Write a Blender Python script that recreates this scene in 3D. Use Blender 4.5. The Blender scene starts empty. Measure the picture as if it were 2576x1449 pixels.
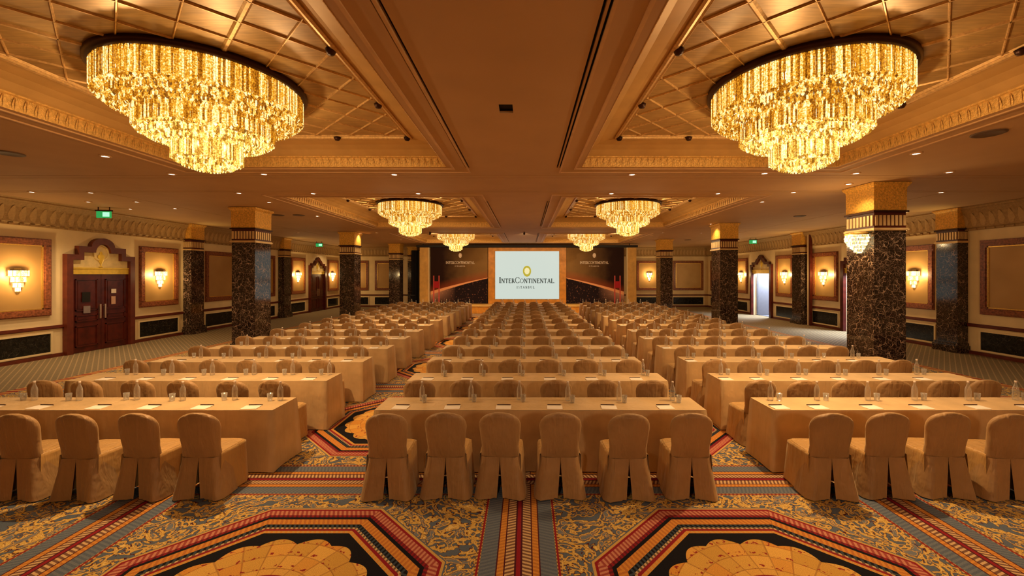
import bpy, math, random
from mathutils import Vector, Matrix
random.seed(7)
S = bpy.context.scene
COL = S.collection
PI = math.pi

# ------------------------------------------------------------------ camera, world, exposure
cam = bpy.data.cameras.new('camera')
cam.sensor_width = 36.0
cam.lens = 36.0 * 1050 / 2576
cam.shift_x = -36 / 2576
cam.shift_y = -34.5 / 2576
cam.clip_end = 200
co = bpy.data.objects.new('camera', cam); COL.objects.link(co)
co.location = (0, 0, 2.4); co.rotation_euler = (PI / 2, 0, 0)
S.camera = co
w = bpy.data.worlds.new('world'); S.world = w; w.use_nodes = True
w.node_tree.nodes['Background'].inputs[0].default_value = (0.02, 0.012, 0.006, 1)
w.node_tree.nodes['Background'].inputs[1].default_value = 0.3
S.view_settings.view_transform = 'Standard'; S.view_settings.look = 'None'
S.view_settings.gamma = 1; S.view_settings.use_curve_mapping = False
S.view_settings.exposure = 0.4
S.cycles.use_denoising = True
S.cycles.max_bounces = 6; S.cycles.diffuse_bounces = 4; S.cycles.glossy_bounces = 3
S.cycles.transmission_bounces = 3; S.cycles.transparent_max_bounces = 16
S.cycles.sample_clamp_indirect = 4.0
S.cycles.caustics_reflective = False; S.cycles.caustics_refractive = False

P_CHAND = 560.0      # bulbs inside each chandelier
P_DOWN = 85.0        # each recessed downlight
P_SCONCE = 42.0
P_DAY = 620.0        # daylight behind the open doors
WARM = (1.0, 0.67, 0.33)

def lamp(kind, loc, power, color, size=0.1, rot=(0, 0, 0), spot=None, blend=0.6, sy=None):
    l = bpy.data.lights.new(kind.lower() + '_lamp', kind); l.energy = power; l.color = color
    if kind == 'AREA':
        l.size = size
        if sy: l.shape = 'RECTANGLE'; l.size_y = sy
    else:
        l.shadow_soft_size = size
    if spot: l.spot_size = spot; l.spot_blend = blend
    o = bpy.data.objects.new(kind.lower() + '_lamp', l); COL.objects.link(o)
    o.location = loc; o.rotation_euler = rot
    return o

# ------------------------------------------------------------------ helpers
class MB:
    def __init__(s): s.v = []; s.f = []; s.smooth = []
    def quad(s, a, b, c, d, sm=False):
        n = len(s.v); s.v += [a, b, c, d]; s.f.append((n, n + 1, n + 2, n + 3)); s.smooth.append(sm); return s
    def box(s, x0, x1, y0, y1, z0, z1):
        n = len(s.v)
        s.v += [(x0, y0, z0), (x1, y0, z0), (x1, y1, z0), (x0, y1, z0), (x0, y0, z1), (x1, y0, z1), (x1, y1, z1), (x0, y1, z1)]
        for f in ((0, 3, 2, 1), (4, 5, 6, 7), (0, 1, 5, 4), (1, 2, 6, 5), (2, 3, 7, 6), (3, 0, 4, 7)):
            s.f.append(tuple(n + i for i in f)); s.smooth.append(False)
        return s
    def loft(s, rings, closed=True, cap0=False, cap1=False, sm=True):
        n = len(s.v); m = len(rings[0])
        for r in rings: s.v += [tuple(p) for p in r]
        for i in range(len(rings) - 1):
            for j in range(m if closed else m - 1):
                k = (j + 1) % m
                s.f.append((n + i * m + j, n + i * m + k, n + (i + 1) * m + k, n + (i + 1) * m + j)); s.smooth.append(sm)
        if cap0: s.f.append(tuple(n + j for j in reversed(range(m)))); s.smooth.append(False)
        if cap1: s.f.append(tuple(n + (len(rings) - 1) * m + j for j in range(m))); s.smooth.append(False)
        return s
    def lathe(s, prof, seg=16, cx=0, cy=0, cap=True, sm=True):
        rings = [[(cx + r * math.cos(2 * PI * k / seg), cy + r * math.sin(2 * PI * k / seg), z) for k in range(seg)] for r, z in prof]
        return s.loft(rings, True, cap, cap, sm)
    def poly_prism(s, pts, axis, a0, a1):
        """outline pts (u, z) extruded along the wall normal from a0 to a1; axis 'x': u is y"""
        n = len(s.v); m = len(pts)
        for a in (a0, a1):
            for u, z in pts: s.v.append((a, u, z) if axis == 'x' else (u, a, z))
        s.f.append(tuple(n + j for j in range(m))); s.smooth.append(False)
        s.f.append(tuple(n + m + j for j in reversed(range(m)))); s.smooth.append(False)
        for j in range(m):
            k = (j + 1) % m; s.f.append((n + j, n + k, n + m + k, n + m + j)); s.smooth.append(False)
        return s
    def xform(s, M, start=0):
        for i in range(start, len(s.v)): s.v[i] = tuple(M @ Vector(s.v[i]))
        return s
    def mesh(s, name, mat):
        me = bpy.data.meshes.new(name); me.from_pydata(s.v, [], s.f)
        if any(s.smooth): me.polygons.foreach_set('use_smooth', s.smooth)
        if mat: me.materials.append(mat)
        me.update(); return me
    def build(s, name, mat, parent=None, **kw):
        o = bpy.data.objects.new(name, s.mesh(name, mat)); COL.objects.link(o)
        if parent: o.parent = parent
        for k, v in kw.items(): o[k] = v
        return o

def fixnormals(o):
    import bmesh
    bm = bmesh.new(); bm.from_mesh(o.data); bmesh.ops.recalc_face_normals(bm, faces=bm.faces); bm.to_mesh(o.data); bm.free(); return o

def empty(name, loc=(0, 0, 0), rz=0, label=None, cat=None, group=None, kind=None):
    o = bpy.data.objects.new(name, None); COL.objects.link(o); o.location = loc; o.rotation_euler = (0, 0, rz)
    o.empty_display_size = 0.1
    return tag(o, label, cat, group, kind)
def tag(o, label=None, cat=None, group=None, kind=None):
    if label: o['label'] = label
    if cat: o['category'] = cat
    if group: o['group'] = group
    if kind: o['kind'] = kind
    return o
def copy_tree(o, parent=None):
    c = o.copy(); COL.objects.link(c); c.parent = parent
    for ch in o.children: 
        if ch is not c: copy_tree(ch, c)
    return c
def place(o, data, name, parent, loc=(0, 0, 0), rot=(0, 0, 0), scale=(1, 1, 1)):
    n = bpy.data.objects.new(name, data); COL.objects.link(n); n.parent = parent
    n.location = loc; n.rotation_euler = rot; n.scale = scale; return n

# ------------------------------------------------------------------ node helpers
class E:
    def __init__(s, nt, sock): s.nt = nt; s.s = sock
    def _op(s, op, *a):
        n = s.nt.nodes.new('ShaderNodeMath'); n.operation = op
        for i, x in enumerate((s,) + a):
            if isinstance(x, E): s.nt.links.new(x.s, n.inputs[i])
            else: n.inputs[i].default_value = x
        return E(s.nt, n.outputs[0])
    def __add__(s, o): return s._op('ADD', o)
    def __sub__(s, o): return s._op('SUBTRACT', o)
    def __mul__(s, o): return s._op('MULTIPLY', o)
    def __truediv__(s, o): return s._op('DIVIDE', o)
    def frac(s): return s._op('FRACT')
    def floor(s): return s._op('FLOOR')
    def abs(s): return s._op('ABSOLUTE')
    def max(s, o): return s._op('MAXIMUM', o)
    def min(s, o): return s._op('MINIMUM', o)
    def gt(s, o): return s._op('GREATER_THAN', o)
    def lt(s, o): return s._op('LESS_THAN', o)
    def sin(s): return s._op('SINE')
    def sqrt(s): return s._op('SQRT')
    def atan2(s, o): return s._op('ARCTAN2', o)
    def pow(s, o): return s._op('POWER', o)

def new_mat(name):
    m = bpy.data.materials.new(name); m.use_nodes = True
    nt = m.node_tree; b = nt.nodes['Principled BSDF']
    return m, nt, b
def N(nt, t, **kw):
    n = nt.nodes.new(t)
    for k, v in kw.items():
        if k in n.inputs.keys():
            n.inputs[k].default_value = v
        else: setattr(n, k, v)
    return n
def ramp(nt, fac, stops, interp='LINEAR'):
    r = nt.nodes.new('ShaderNodeValToRGB'); r.color_ramp.interpolation = interp
    el = r.color_ramp.elements
    while len(el) > 1: el.remove(el[-1])
    el[0].position = stops[0][0]; el[0].color = (*stops[0][1], 1)
    for p, c in stops[1:]:
        e = el.new(min(1, p)); e.color = (*c, 1)
    if fac is not None: nt.links.new(fac.s if isinstance(fac, E) else fac, r.inputs[0])
    return r.outputs[0]
def mix(nt, fac, a, b, blend='MIX'):
    n = nt.nodes.new('ShaderNodeMix'); n.data_type = 'RGBA'; n.blend_type = blend
    for sock, v in ((n.inputs[0], fac), (n.inputs[6], a), (n.inputs[7], b)):
        if isinstance(v, E): nt.links.new(v.s, sock)
        elif isinstance(v, bpy.types.NodeSocket): nt.links.new(v, sock)
        elif isinstance(v, (int, float)): sock.default_value = v
        else: sock.default_value = (*v, 1)
    return n.outputs[2]
def coords(nt, which='Object'):
    t = nt.nodes.new('ShaderNodeTexCoord'); return t.outputs[which]
def bump(nt, b, height, strength=0.3, dist=0.01):
    n = nt.nodes.new('ShaderNodeBump'); n.inputs['Strength'].default_value = strength; n.inputs['Distance'].default_value = dist
    nt.links.new(height, n.inputs['Height']); nt.links.new(n.outputs[0], b.inputs['Normal'])

def plain(name, c, rough=0.6, metal=0.0, var=0.12, scale=6.0, bmp=0.0, bscale=60, sheen=0, spec=0.38):
    m, nt, b = new_mat(name)
    n = N(nt, 'ShaderNodeTexNoise', Scale=scale, Detail=4.0)
    nt.links.new(coords(nt), n.inputs['Vector'])
    lo = tuple(x * (1 - var) for x in c); hi = tuple(min(1, x * (1 + var)) for x in c)
    nt.links.new(ramp(nt, n.outputs[0], [(0.3, lo), (0.7, hi)]), b.inputs['Base Color'])
    b.inputs['Roughness'].default_value = rough; b.inputs['Metallic'].default_value = metal
    b.inputs['Specular IOR Level'].default_value = spec
    if sheen: b.inputs['Sheen Weight'].default_value = sheen; b.inputs['Sheen Roughness'].default_value = 0.4; b.inputs['Sheen Tint'].default_value = (1, .85, .6, 1)
    if bmp:
        n2 = N(nt, 'ShaderNodeTexNoise', Scale=bscale, Detail=3.0); nt.links.new(coords(nt), n2.inputs['Vector'])
        bump(nt, b, n2.outputs[0], bmp, 0.02)
    return m
def emit(name, c, k):
    m, nt, b = new_mat(name)
    b.inputs['Base Color'].default_value = (0, 0, 0, 1)
    b.inputs['Emission Color'].default_value = (*c, 1); b.inputs['Emission Strength'].default_value = k
    m.cycles.emission_sampling = 'NONE'
    return m

M = {}
M['plaster'] = plain('ceiling_plaster', (0.52, 0.32, 0.155), 0.75, var=0.04, scale=1.5)
M['plaster_trim'] = plain('ceiling_trim', (0.60, 0.35, 0.15), 0.55, var=0.08)
M['cream'] = plain('cream_wall', (0.82, 0.65, 0.37), 0.6, var=0.06, scale=2)
M['crown'] = plain('crown_plaster', (0.40, 0.25, 0.10), 0.6, var=0.15, scale=20, bmp=0.5, bscale=40)
M['crown_leaf'] = plain('lightened_crown_leaf_plaster', (0.50, 0.32, 0.13), 0.5, var=0.1, scale=20)  # leaves lighter than the crown ground: relief shading put into the colour
M['gold_frieze'] = plain('gold_frieze', (0.74, 0.43, 0.12), 0.42, 0.25, var=0.25, scale=25, bmp=0.5, bscale=50)
M['cove'] = plain('gold_cove', (0.56, 0.33, 0.11), 0.45, 0.2, var=0.08, scale=3)
M['rib'] = plain('gilt_rib', (0.62, 0.38, 0.15), 0.4, 0.5, var=0.2, scale=30)
M['bronze'] = plain('dark_bronze', (0.05, 0.02, 0.012), 0.35, 0.6)
M['dark'] = plain('dark_void', (0.008, 0.006, 0.005), 0.8)
M['black'] = plain('black_fabric', (0.015, 0.012, 0.012), 0.7)
M['frame_marble'] = plain('red_marble_frame', (0.24, 0.075, 0.03), 0.3, var=0.55, scale=18)
M['mahogany'] = plain('mahogany', (0.085, 0.012, 0.006), 0.28, var=0.35, scale=5)
M['rail'] = plain('mahogany_rail', (0.13, 0.025, 0.012), 0.35, var=0.2)
M['gilt'] = plain('gilt_metal', (0.80, 0.50, 0.12), 0.3, 0.8, var=0.15, scale=30)
M['tympanum'] = plain('gilt_tympanum', (0.88, 0.70, 0.32), 0.5, 0.0, var=0.1, scale=8)
M['tympanum_band'] = plain('gilt_band', (0.85, 0.58, 0.07), 0.4, 0.2, var=0.1, scale=8)
M['capital'] = plain('gilt_capital', (0.80, 0.42, 0.07), 0.36, 0.25, var=0.3, scale=22, bmp=0.9, bscale=38)
M['flute'] = plain('gilt_flute', (0.78, 0.55, 0.26), 0.35, 0.4, var=0.1)
M['chrome'] = plain('brass_pull', (0.85, 0.6, 0.4), 0.25, 0.9)
M['stage_wood'] = plain('orange_veneer', (0.62, 0.26, 0.035), 0.4, var=0.2, scale=4)
M['drape_gold'] = plain('gold_drape', (0.62, 0.35, 0.09), 0.6, var=0.15, scale=3)
M['paper'] = plain('paper', (0.85, 0.74, 0.62), 0.7, var=0.02)
M['pen'] = plain('dark_pencil', (0.06, 0.02, 0.01), 0.5)
M['grey_paint'] = plain('grey_white_paint', (0.17, 0.165, 0.19), 0.5, var=0.05)
M['lens'] = emit('downlight_lens', (1, 0.86, 0.66), 6.0)
M['green'] = emit('exit_sign_green', (0.02, 0.30, 0.07), 0.9)
M['green_glow'] = emit('exit_sign_pictogram', (0.35, 0.9, 0.5), 1.1)
M['bulb'] = emit('bulb_glow', (1, 0.85, 0.55), 9.0)
M['ink'] = plain('ink', (0.07, 0.09, 0.08), 0.8, var=0.02)
M['cap'] = plain('bottle_cap', (0.75, 0.6, 0.5), 0.4)

def fabric_mat(name, c, sheen=0.25, wr=0.55):
    m, nt, b = new_mat(name)
    oi = nt.nodes.new('ShaderNodeObjectInfo')
    n = N(nt, 'ShaderNodeTexNoise', Scale=3.0, Detail=3.0)
    nt.links.new(coords(nt), n.inputs['Vector'])
    base = ramp(nt, n.outputs[0], [(0.3, tuple(x * .86 for x in c)), (0.7, tuple(min(1, x * 1.12) for x in c))])
    tint = ramp(nt, oi.outputs['Random'], [(0, (0.86, 0.86, 0.86)), (1, (1.0, 1.0, 1.0))])
    nt.links.new(mix(nt, 1.0, base, tint, 'MULTIPLY'), b.inputs['Base Color'])
    b.inputs['Roughness'].default_value = 0.55
    b.inputs['Sheen Weight'].default_value = sheen; b.inputs['Sheen Tint'].default_value = (1, .8, .5, 1)
    mp = N(nt, 'ShaderNodeMapping'); mp.inputs['Scale'].default_value = (1, 1, .22); nt.links.new(coords(nt), mp.inputs['Vector'])
    n2 = N(nt, 'ShaderNodeTexNoise', Scale=11.0, Detail=3.0, Distortion=.6); nt.links.new(mp.outputs[0], n2.inputs['Vector'])
    n3 = N(nt, 'ShaderNodeTexNoise', Scale=7.0, Detail=2.0); nt.links.new(coords(nt), n3.inputs['Vector'])
    bump(nt, b, (E(nt, n2.outputs[0]) + E(nt, n3.outputs[0]) * .6).s, wr, 0.05)
    return m
M['chair_cloth'] = fabric_mat('chair_cover_satin', (0.40, 0.22, 0.085), 0.3)
M['seat_cloth'] = fabric_mat('seat_cover_satin', (0.52, 0.28, 0.08), 0.3)
M['table_cloth'] = fabric_mat('table_cloth_satin', (0.62, 0.40, 0.185), 0.15, 0.22)

def panel_mat():
    m, nt, b = new_mat('gold_wall_silk')
    n = N(nt, 'ShaderNodeTexNoise', Scale=1.2, Detail=2.0); nt.links.new(coords(nt), n.inputs['Vector'])
    nt.links.new(ramp(nt, n.outputs[0], [(0.3, (0.42, 0.24, 0.075)), (0.7, (0.52, 0.31, 0.11))]), b.inputs['Base Color'])
    b.inputs['Roughness'].default_value = 0.42; b.inputs['Metallic'].default_value = 0.2
    return m
M['silk'] = panel_mat()

def marble_mat(name, dark, vein, scale=5.0, amount=0.03, rough=0.1, spec=0.5):
    m, nt, b = new_mat(name)
    c = coords(nt)
    warp = N(nt, 'ShaderNodeTexNoise', Scale=3.0, Detail=4.0); nt.links.new(c, warp.inputs['Vector'])
    vm = nt.nodes.new('ShaderNodeVectorMath'); vm.operation = 'MULTIPLY_ADD'
    nt.links.new(warp.outputs['Color'], vm.inputs[0]); vm.inputs[1].default_value = (0.35, 0.35, 0.35); nt.links.new(c, vm.inputs[2])
    out = None
    for sc, am in ((scale, amount), (scale * 2.7, amount * 1.3)):
        v = N(nt, 'ShaderNodeTexVoronoi', feature='DISTANCE_TO_EDGE', Scale=sc); nt.links.new(vm.outputs[0], v.inputs['Vector'])
        br = N(nt, 'ShaderNodeTexNoise', Scale=sc * 0.9, Detail=2.0); nt.links.new(c, br.inputs['Vector'])
        e = E(nt, v.outputs['Distance']).lt(E(nt, br.outputs[0]).__sub__(0.38) * am * 3.2)
        out = e if out is None else out.max(e * 0.6)
    nz = N(nt, 'ShaderNodeTexNoise', Scale=9.0, Detail=5.0); nt.links.new(c, nz.inputs['Vector'])
    base = ramp(nt, nz.outputs[0], [(0.35, dark), (0.75, tuple(x * 3.2 for x in dark))])
    nt.links.new(mix(nt, out, base, vein), b.inputs['Base Color'])
    b.inputs['Roughness'].default_value = rough; b.inputs['Specular IOR Level'].default_value = spec
    return m
M['marble'] = marble_mat('dark_emperador_marble', (0.010, 0.005, 0.0035), (0.34, 0.23, 0.16), 8.0, 0.045, 0.08)
M['marble_green'] = marble_mat('dark_green_marble', (0.006, 0.006, 0.005), (0.07, 0.06, 0.045), 5.0, 0.02, 0.2, 0.3)

def lattice_panel_mat():
    m, nt, b = new_mat('gold_leaf_ceiling')
    c = coords(nt)
    n = N(nt, 'ShaderNodeTexNoise', Scale=3.0, Detail=3.0); nt.links.new(c, n.inputs['Vector'])
    mp = N(nt, 'ShaderNodeMapping'); mp.inputs['Scale'].default_value = (1, 14, 1); nt.links.new(c, mp.inputs['Vector'])
    n2 = N(nt, 'ShaderNodeTexNoise', Scale=4.0, Detail=3.0); nt.links.new(mp.outputs[0], n2.inputs['Vector'])
    base = ramp(nt, n.outputs[0], [(0.3, (0.36, 0.20, 0.06)), (0.7, (0.50, 0.30, 0.10))])
    st = ramp(nt, n2.outputs[0], [(0.3, (0.75, 0.75, 0.75)), (0.7, (1.1, 1.1, 1.1))])
    nt.links.new(mix(nt, 1.0, base, st, 'MULTIPLY'), b.inputs['Base Color'])
    b.inputs['Roughness'].default_value = 0.42; b.inputs['Metallic'].default_value = 0.3
    return m
M['leaf'] = lattice_panel_mat()

def glowing_crystal_mat(name, lo, hi, k, transp=0.12):
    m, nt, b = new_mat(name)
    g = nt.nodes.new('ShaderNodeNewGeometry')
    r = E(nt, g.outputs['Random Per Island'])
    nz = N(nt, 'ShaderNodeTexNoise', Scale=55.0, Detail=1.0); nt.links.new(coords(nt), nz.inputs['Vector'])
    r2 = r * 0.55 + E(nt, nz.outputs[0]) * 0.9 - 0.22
    col = ramp(nt, r2, [(0.0, tuple(x * 0.25 for x in lo)), (0.35, lo), (0.60, hi), (0.86, (1, 0.88, 0.48))])  # light of the bulbs and its glints put into the crystal colour
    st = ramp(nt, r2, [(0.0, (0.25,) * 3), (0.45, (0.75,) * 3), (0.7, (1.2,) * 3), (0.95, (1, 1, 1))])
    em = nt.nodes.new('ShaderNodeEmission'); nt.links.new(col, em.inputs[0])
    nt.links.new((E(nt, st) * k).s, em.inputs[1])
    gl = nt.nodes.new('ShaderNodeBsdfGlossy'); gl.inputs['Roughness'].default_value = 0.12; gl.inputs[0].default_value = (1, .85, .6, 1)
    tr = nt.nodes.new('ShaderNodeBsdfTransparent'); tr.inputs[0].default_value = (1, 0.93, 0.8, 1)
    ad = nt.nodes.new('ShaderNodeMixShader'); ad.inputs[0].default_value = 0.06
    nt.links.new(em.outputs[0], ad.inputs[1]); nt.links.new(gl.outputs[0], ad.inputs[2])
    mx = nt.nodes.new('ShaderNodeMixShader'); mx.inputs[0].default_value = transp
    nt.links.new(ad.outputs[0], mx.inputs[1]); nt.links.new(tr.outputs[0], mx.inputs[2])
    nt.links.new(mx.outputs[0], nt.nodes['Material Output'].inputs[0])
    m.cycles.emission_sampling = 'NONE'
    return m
M['crystal'] = glowing_crystal_mat('golden_crystal', (0.50, 0.15, 0.006), (0.88, 0.38, 0.02), 1.15)
M['crystal_low'] = glowing_crystal_mat('pale_crystal', (0.52, 0.20, 0.012), (0.97, 0.60, 0.10), 1.5, 0.25)
M['crystal_sconce'] = glowing_crystal_mat('sconce_crystal', (1.0, 0.55, 0.15), (1.0, 0.8, 0.42), 3.2, 0.3)

def glass_mat(name):
    m, nt, b = new_mat(name)
    lw = N(nt, 'ShaderNodeLayerWeight', Blend=0.45)
    gl = nt.nodes.new('ShaderNodeBsdfGlossy'); gl.inputs['Roughness'].default_value = 0.06
    tr = nt.nodes.new('ShaderNodeBsdfTransparent'); tr.inputs[0].default_value = (0.93, 0.92, 0.9, 1)
    df = nt.nodes.new('ShaderNodeBsdfDiffuse'); df.inputs[0].default_value = (.9, .85, .78, 1)  # pale diffuse share stands in for whitish highlights on the glass
    m2 = nt.nodes.new('ShaderNodeMixShader'); m2.inputs[0].default_value = .5
    nt.links.new(gl.outputs[0], m2.inputs[1]); nt.links.new(df.outputs[0], m2.inputs[2]); gl = m2
    mx = nt.nodes.new('ShaderNodeMixShader')
    f = E(nt, lw.outputs['Facing']) * 0.75 + 0.12
    nt.links.new(f.s, mx.inputs[0]); nt.links.new(tr.outputs[0], mx.inputs[1]); nt.links.new(gl.outputs[0], mx.inputs[2])
    nt.links.new(mx.outputs[0], nt.nodes['Material Output'].inputs[0])
    return m
M['glass'] = glass_mat('clear_glass')

# carpet ---------------------------------------------------------------
def carpet_mat():
    m, nt, b = new_mat('patterned_carpet')
    c = coords(nt)
    sep = nt.nodes.new('ShaderNodeSeparateXYZ'); nt.links.new(c, sep.inputs[0])
    X = E(nt, sep.outputs[0]); Y = E(nt, sep.outputs[1])
    P = 3.94
    fx = ((X + 0.067 + P * 20) / P).frac(); fy = ((Y - 4.89 + P * 20) / P).frac()
    sx = (fx - 0.5) * P; sy = (fy - 0.5) * P
    ax = sx.abs(); ay = sy.abs()
    du = ax * -1 + P / 2; dv = ay * -1 + P / 2
    s = du.min(dv)
    a = ax.max(ay).max((ax + ay) * 0.70711)
    vert = du.lt(dv)
    # dash coordinate
    t_st = vert * Y + (vert * -1 + 1) * X
    diag = ((ax + ay) * 0.70711).gt(ax.max(ay))
    horiz = ay.gt(ax)
    t_oc = diag * (ax - ay) * 0.70711 + (diag * -1 + 1) * (horiz * sx + (horiz * -1 + 1) * sy)
    dash_s = ((t_st / 0.042) + s * 9).frac().gt(0.5)
    dash_o = ((t_oc / 0.045) + a * 9).frac().gt(0.5)
    grey = (0.10, 0.12, 0.155); grey2 = (0.16, 0.17, 0.19); crim = (0.26, 0.012, 0.018); mar = (0.075, 0.010, 0.014)
    orange = (0.62, 0.25, 0.04); gold = (0.56, 0.33, 0.09); cream = (0.60, 0.38, 0.18); blk = (0.006, 0.005, 0.008)
    st_a = ramp(nt, s / 0.4, [(0, crim), (.04, mar), (.08, cream), (.27, mar), (.30, orange), (.43, mar), (.46, grey), (.80, gold), (.82, crim), (.86, gold)], 'CONSTANT')
    st_b = ramp(nt, s / 0.4, [(0, crim), (.04, mar), (.08, mar), (.27, mar), (.30, (0.42, 0.15, 0.03)), (.43, mar), (.46, grey2), (.80, mar), (.82, crim), (.86, mar)], 'CONSTANT')
    stripe = mix(nt, dash_s * 0.8, st_a, st_b)
    pink = (0.55, 0.22, 0.13)
    oc_a = ramp(nt, a / 1.5, [(0, blk), (.63, orange), (.655, crim), (.675, cream), (.69, blk), (.722, orange), (.775, blk), (.797, crim), (.822, pink), (.875, crim), (.888, gold), (.905, grey)], 'CONSTANT')
    oc_b = ramp(nt, a / 1.5, [(0, blk), (.63, gold), (.655, crim), (.675, blk), (.69, (0.05, 0.07, 0.09)), (.722, (0.44, 0.13, 0.03)), (.775, blk), (.797, mar), (.822, crim), (.875, crim), (.888, gold), (.905, grey)], 'CONSTANT')
    octo = mix(nt, dash_o * 0.75, oc_a, oc_b)
    # scalloped golden shell
    r = (sx * sx + sy * sy).sqrt(); th = sy.atan2(sx)
    ry = (Y - 4.89 + P * 20) / P
    scal = (th * 8).sin().abs() * 0.075 + 0.79
    inside = (r * 0.4 + a * 0.6).lt(scal)
    seg = (th * (24 / (2 * PI)) + 24)
    segline = seg.frac().lt(0.07).max((r / 0.16).frac().lt(0.06))
    segv = nt.nodes.new('ShaderNodeTexWhiteNoise'); segv.noise_dimensions = '2D'
    cmb = nt.nodes.new('ShaderNodeCombineXYZ'); nt.links.new(seg.floor().s, cmb.inputs[0]); nt.links.new((r / 0.16).floor().s, cmb.inputs[1]); nt.links.new(cmb.outputs[0], segv.inputs['Vector'])
    shell = ramp(nt, segv.outputs[0], [(0, (0.66, 0.27, 0.04)), (0.5, (0.76, 0.42, 0.09)), (1, (0.60, 0.32, 0.06))])
    nzs = N(nt, 'ShaderNodeTexNoise', Scale=24.0, Detail=2.0); nt.links.new(c, nzs.inputs['Vector'])
    redm = E(nt, nzs.outputs[0]).gt(0.60) * (r / 0.16).frac().lt(0.35)
    shell = mix(nt, segline * 0.45, shell, (0.20, 0.045, 0.02))
    shell = mix(nt, redm, shell, (0.30, 0.03, 0.02))
    ring = (r - 0.40).abs().lt(0.012)
    shell = mix(nt, ring, shell, crim)
    octo = mix(nt, inside, octo, shell)
    # scrolling leaves
    wp = N(nt, 'ShaderNodeTexNoise', Scale=3.6, Detail=1.0, Distortion=2.6); nt.links.new(c, wp.inputs['Vector'])
    wp2 = N(nt, 'ShaderNodeTexNoise', Scale=14.0, Detail=1.0, Distortion=1.0); nt.links.new(c, wp2.inputs['Vector'])
    f = E(nt, wp.outputs[0]) * 0.68 + E(nt, wp2.outputs[0]) * 0.32
    flor = ramp(nt, f, [(0, grey), (.425, mar), (.440, (0.58, 0.34, 0.07)), (.475, (0.72, 0.50, 0.17)), (.494, (0.14, 0.03, 0.02)), (.503, (0.62, 0.38, 0.09)), (.535, mar), (.543, grey), (.585, (0.10, 0.03, 0.03)), (.593, (0.58, 0.34, 0.09)), (.625, grey2)], 'CONSTANT')
    field = mix(nt, a.lt(1.37), flor, octo)
    out = mix(nt, s.lt(0.36), field, stripe)
    # perimeter: trellis and crimson border
    AX = (X + 0.1).abs()
    p = (X + Y) / 0.15; q = (X - Y) / 0.15
    tre = ((p + 900).frac().lt(0.22)).max((q + 900).frac().lt(0.22))
    trel = mix(nt, tre, (0.17, 0.13, 0.075), (0.34, 0.24, 0.13))
    out = mix(nt, AX.gt(9.6), out, flor)
    out = mix(nt, AX.gt(10.3), out, mix(nt, (Y / 0.12).frac().gt(0.5), crim, gold))
    out = mix(nt, AX.gt(10.55), out, trel)
    fine = N(nt, 'ShaderNodeTexNoise', Scale=160.0, Detail=2.0); nt.links.new(c, fine.inputs['Vector'])
    out = mix(nt, 1.0, out, ramp(nt, fine.outputs[0], [(0.3, (0.72,) * 3), (0.7, (1.15,) * 3)]), 'MULTIPLY')
    nt.links.new(out, b.inputs['Base Color'])
    b.inputs['Roughness'].default_value = 0.9; b.inputs['Specular IOR Level'].default_value = 0.15
    bump(nt, b, fine.outputs[0], 0.4, 0.01)
    return m
M['carpet'] = carpet_mat()

# ------------------------------------------------------------------ room
XL, XR, YB, YF, ZC = -13.68, 13.46, 30.9, -9.0, 4.43
MB().box(XL - .3, XR + .3, YF - .3, YB + .3, -0.2, 0).build('floor', M['carpet'], kind='structure')

def grid_with_holes(x0, x1, y0, y1, holes, z0, z1, pitch=None):
    xs = sorted({x0, x1} | {min(max(v, x0), x1) for h in holes for v in h[:2]})
    ys = sorted({y0, y1} | {min(max(v, y0), y1) for h in holes for v in h[2:]})
    mb = MB()
    for i in range(len(xs) - 1):
        # merge runs along y
        run = None
        for j in range(len(ys) - 1):
            cx, cy = (xs[i] + xs[i + 1]) / 2, (ys[j] + ys[j + 1]) / 2
            hole = any(h[0] < cx < h[1] and h[2] < cy < h[3] for h in holes)
            if not hole:
                if run is None: run = ys[j]
            if (hole or j == len(ys) - 2) and run is not None:
                end = ys[j] if hole else ys[j + 1]
                mb.box(xs[i], xs[i + 1], run, end, z0, z1); run = None
    return mb

# coffers: (x0, x1, y0, y1) openings at ceiling level
COF = []
for (ya, yb) in ((2.45, 7.9), (11.04, 17.85), (20.9, 26.6)):
    COF.append((-6.35, -1.51, ya, yb)); COF.append((1.05, 5.87, ya, yb))
holes = list(COF)
slots = []
for (ya, yb) in ((-2, 7.95), (11.6, 17.6), (20.5, 26.0)):
    for xs_ in (-1.12, 0.615):
        for k in (-0.026, 0.026): slots.append((xs_ + k - 0.014, xs_ + k + 0.014, ya, yb))
for yy in (8.59, 8.80, 10.15, 10.3, 18.6, 19.6): slots.append((XL, XR, yy - 0.012, yy + 0.012))
for xx in (-10.5, 10.4): slots.append((xx - 0.012, xx + 0.012, 10.3, YB))
slots.append((-0.335, -0.165, 4.99, 5.26))
ceil = grid_with_holes(XL - .2, XR + .2, YF - .2, YB + .2, holes + slots, ZC, ZC + 0.03).build('ceiling', M['plaster'], kind='structure')
grid_with_holes(XL - .2, XR + .2, YF - .2, YB + .2, COF, ZC + 0.05, ZC + 0.1).build('slot_backing', M['dark'], ceil)

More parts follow.
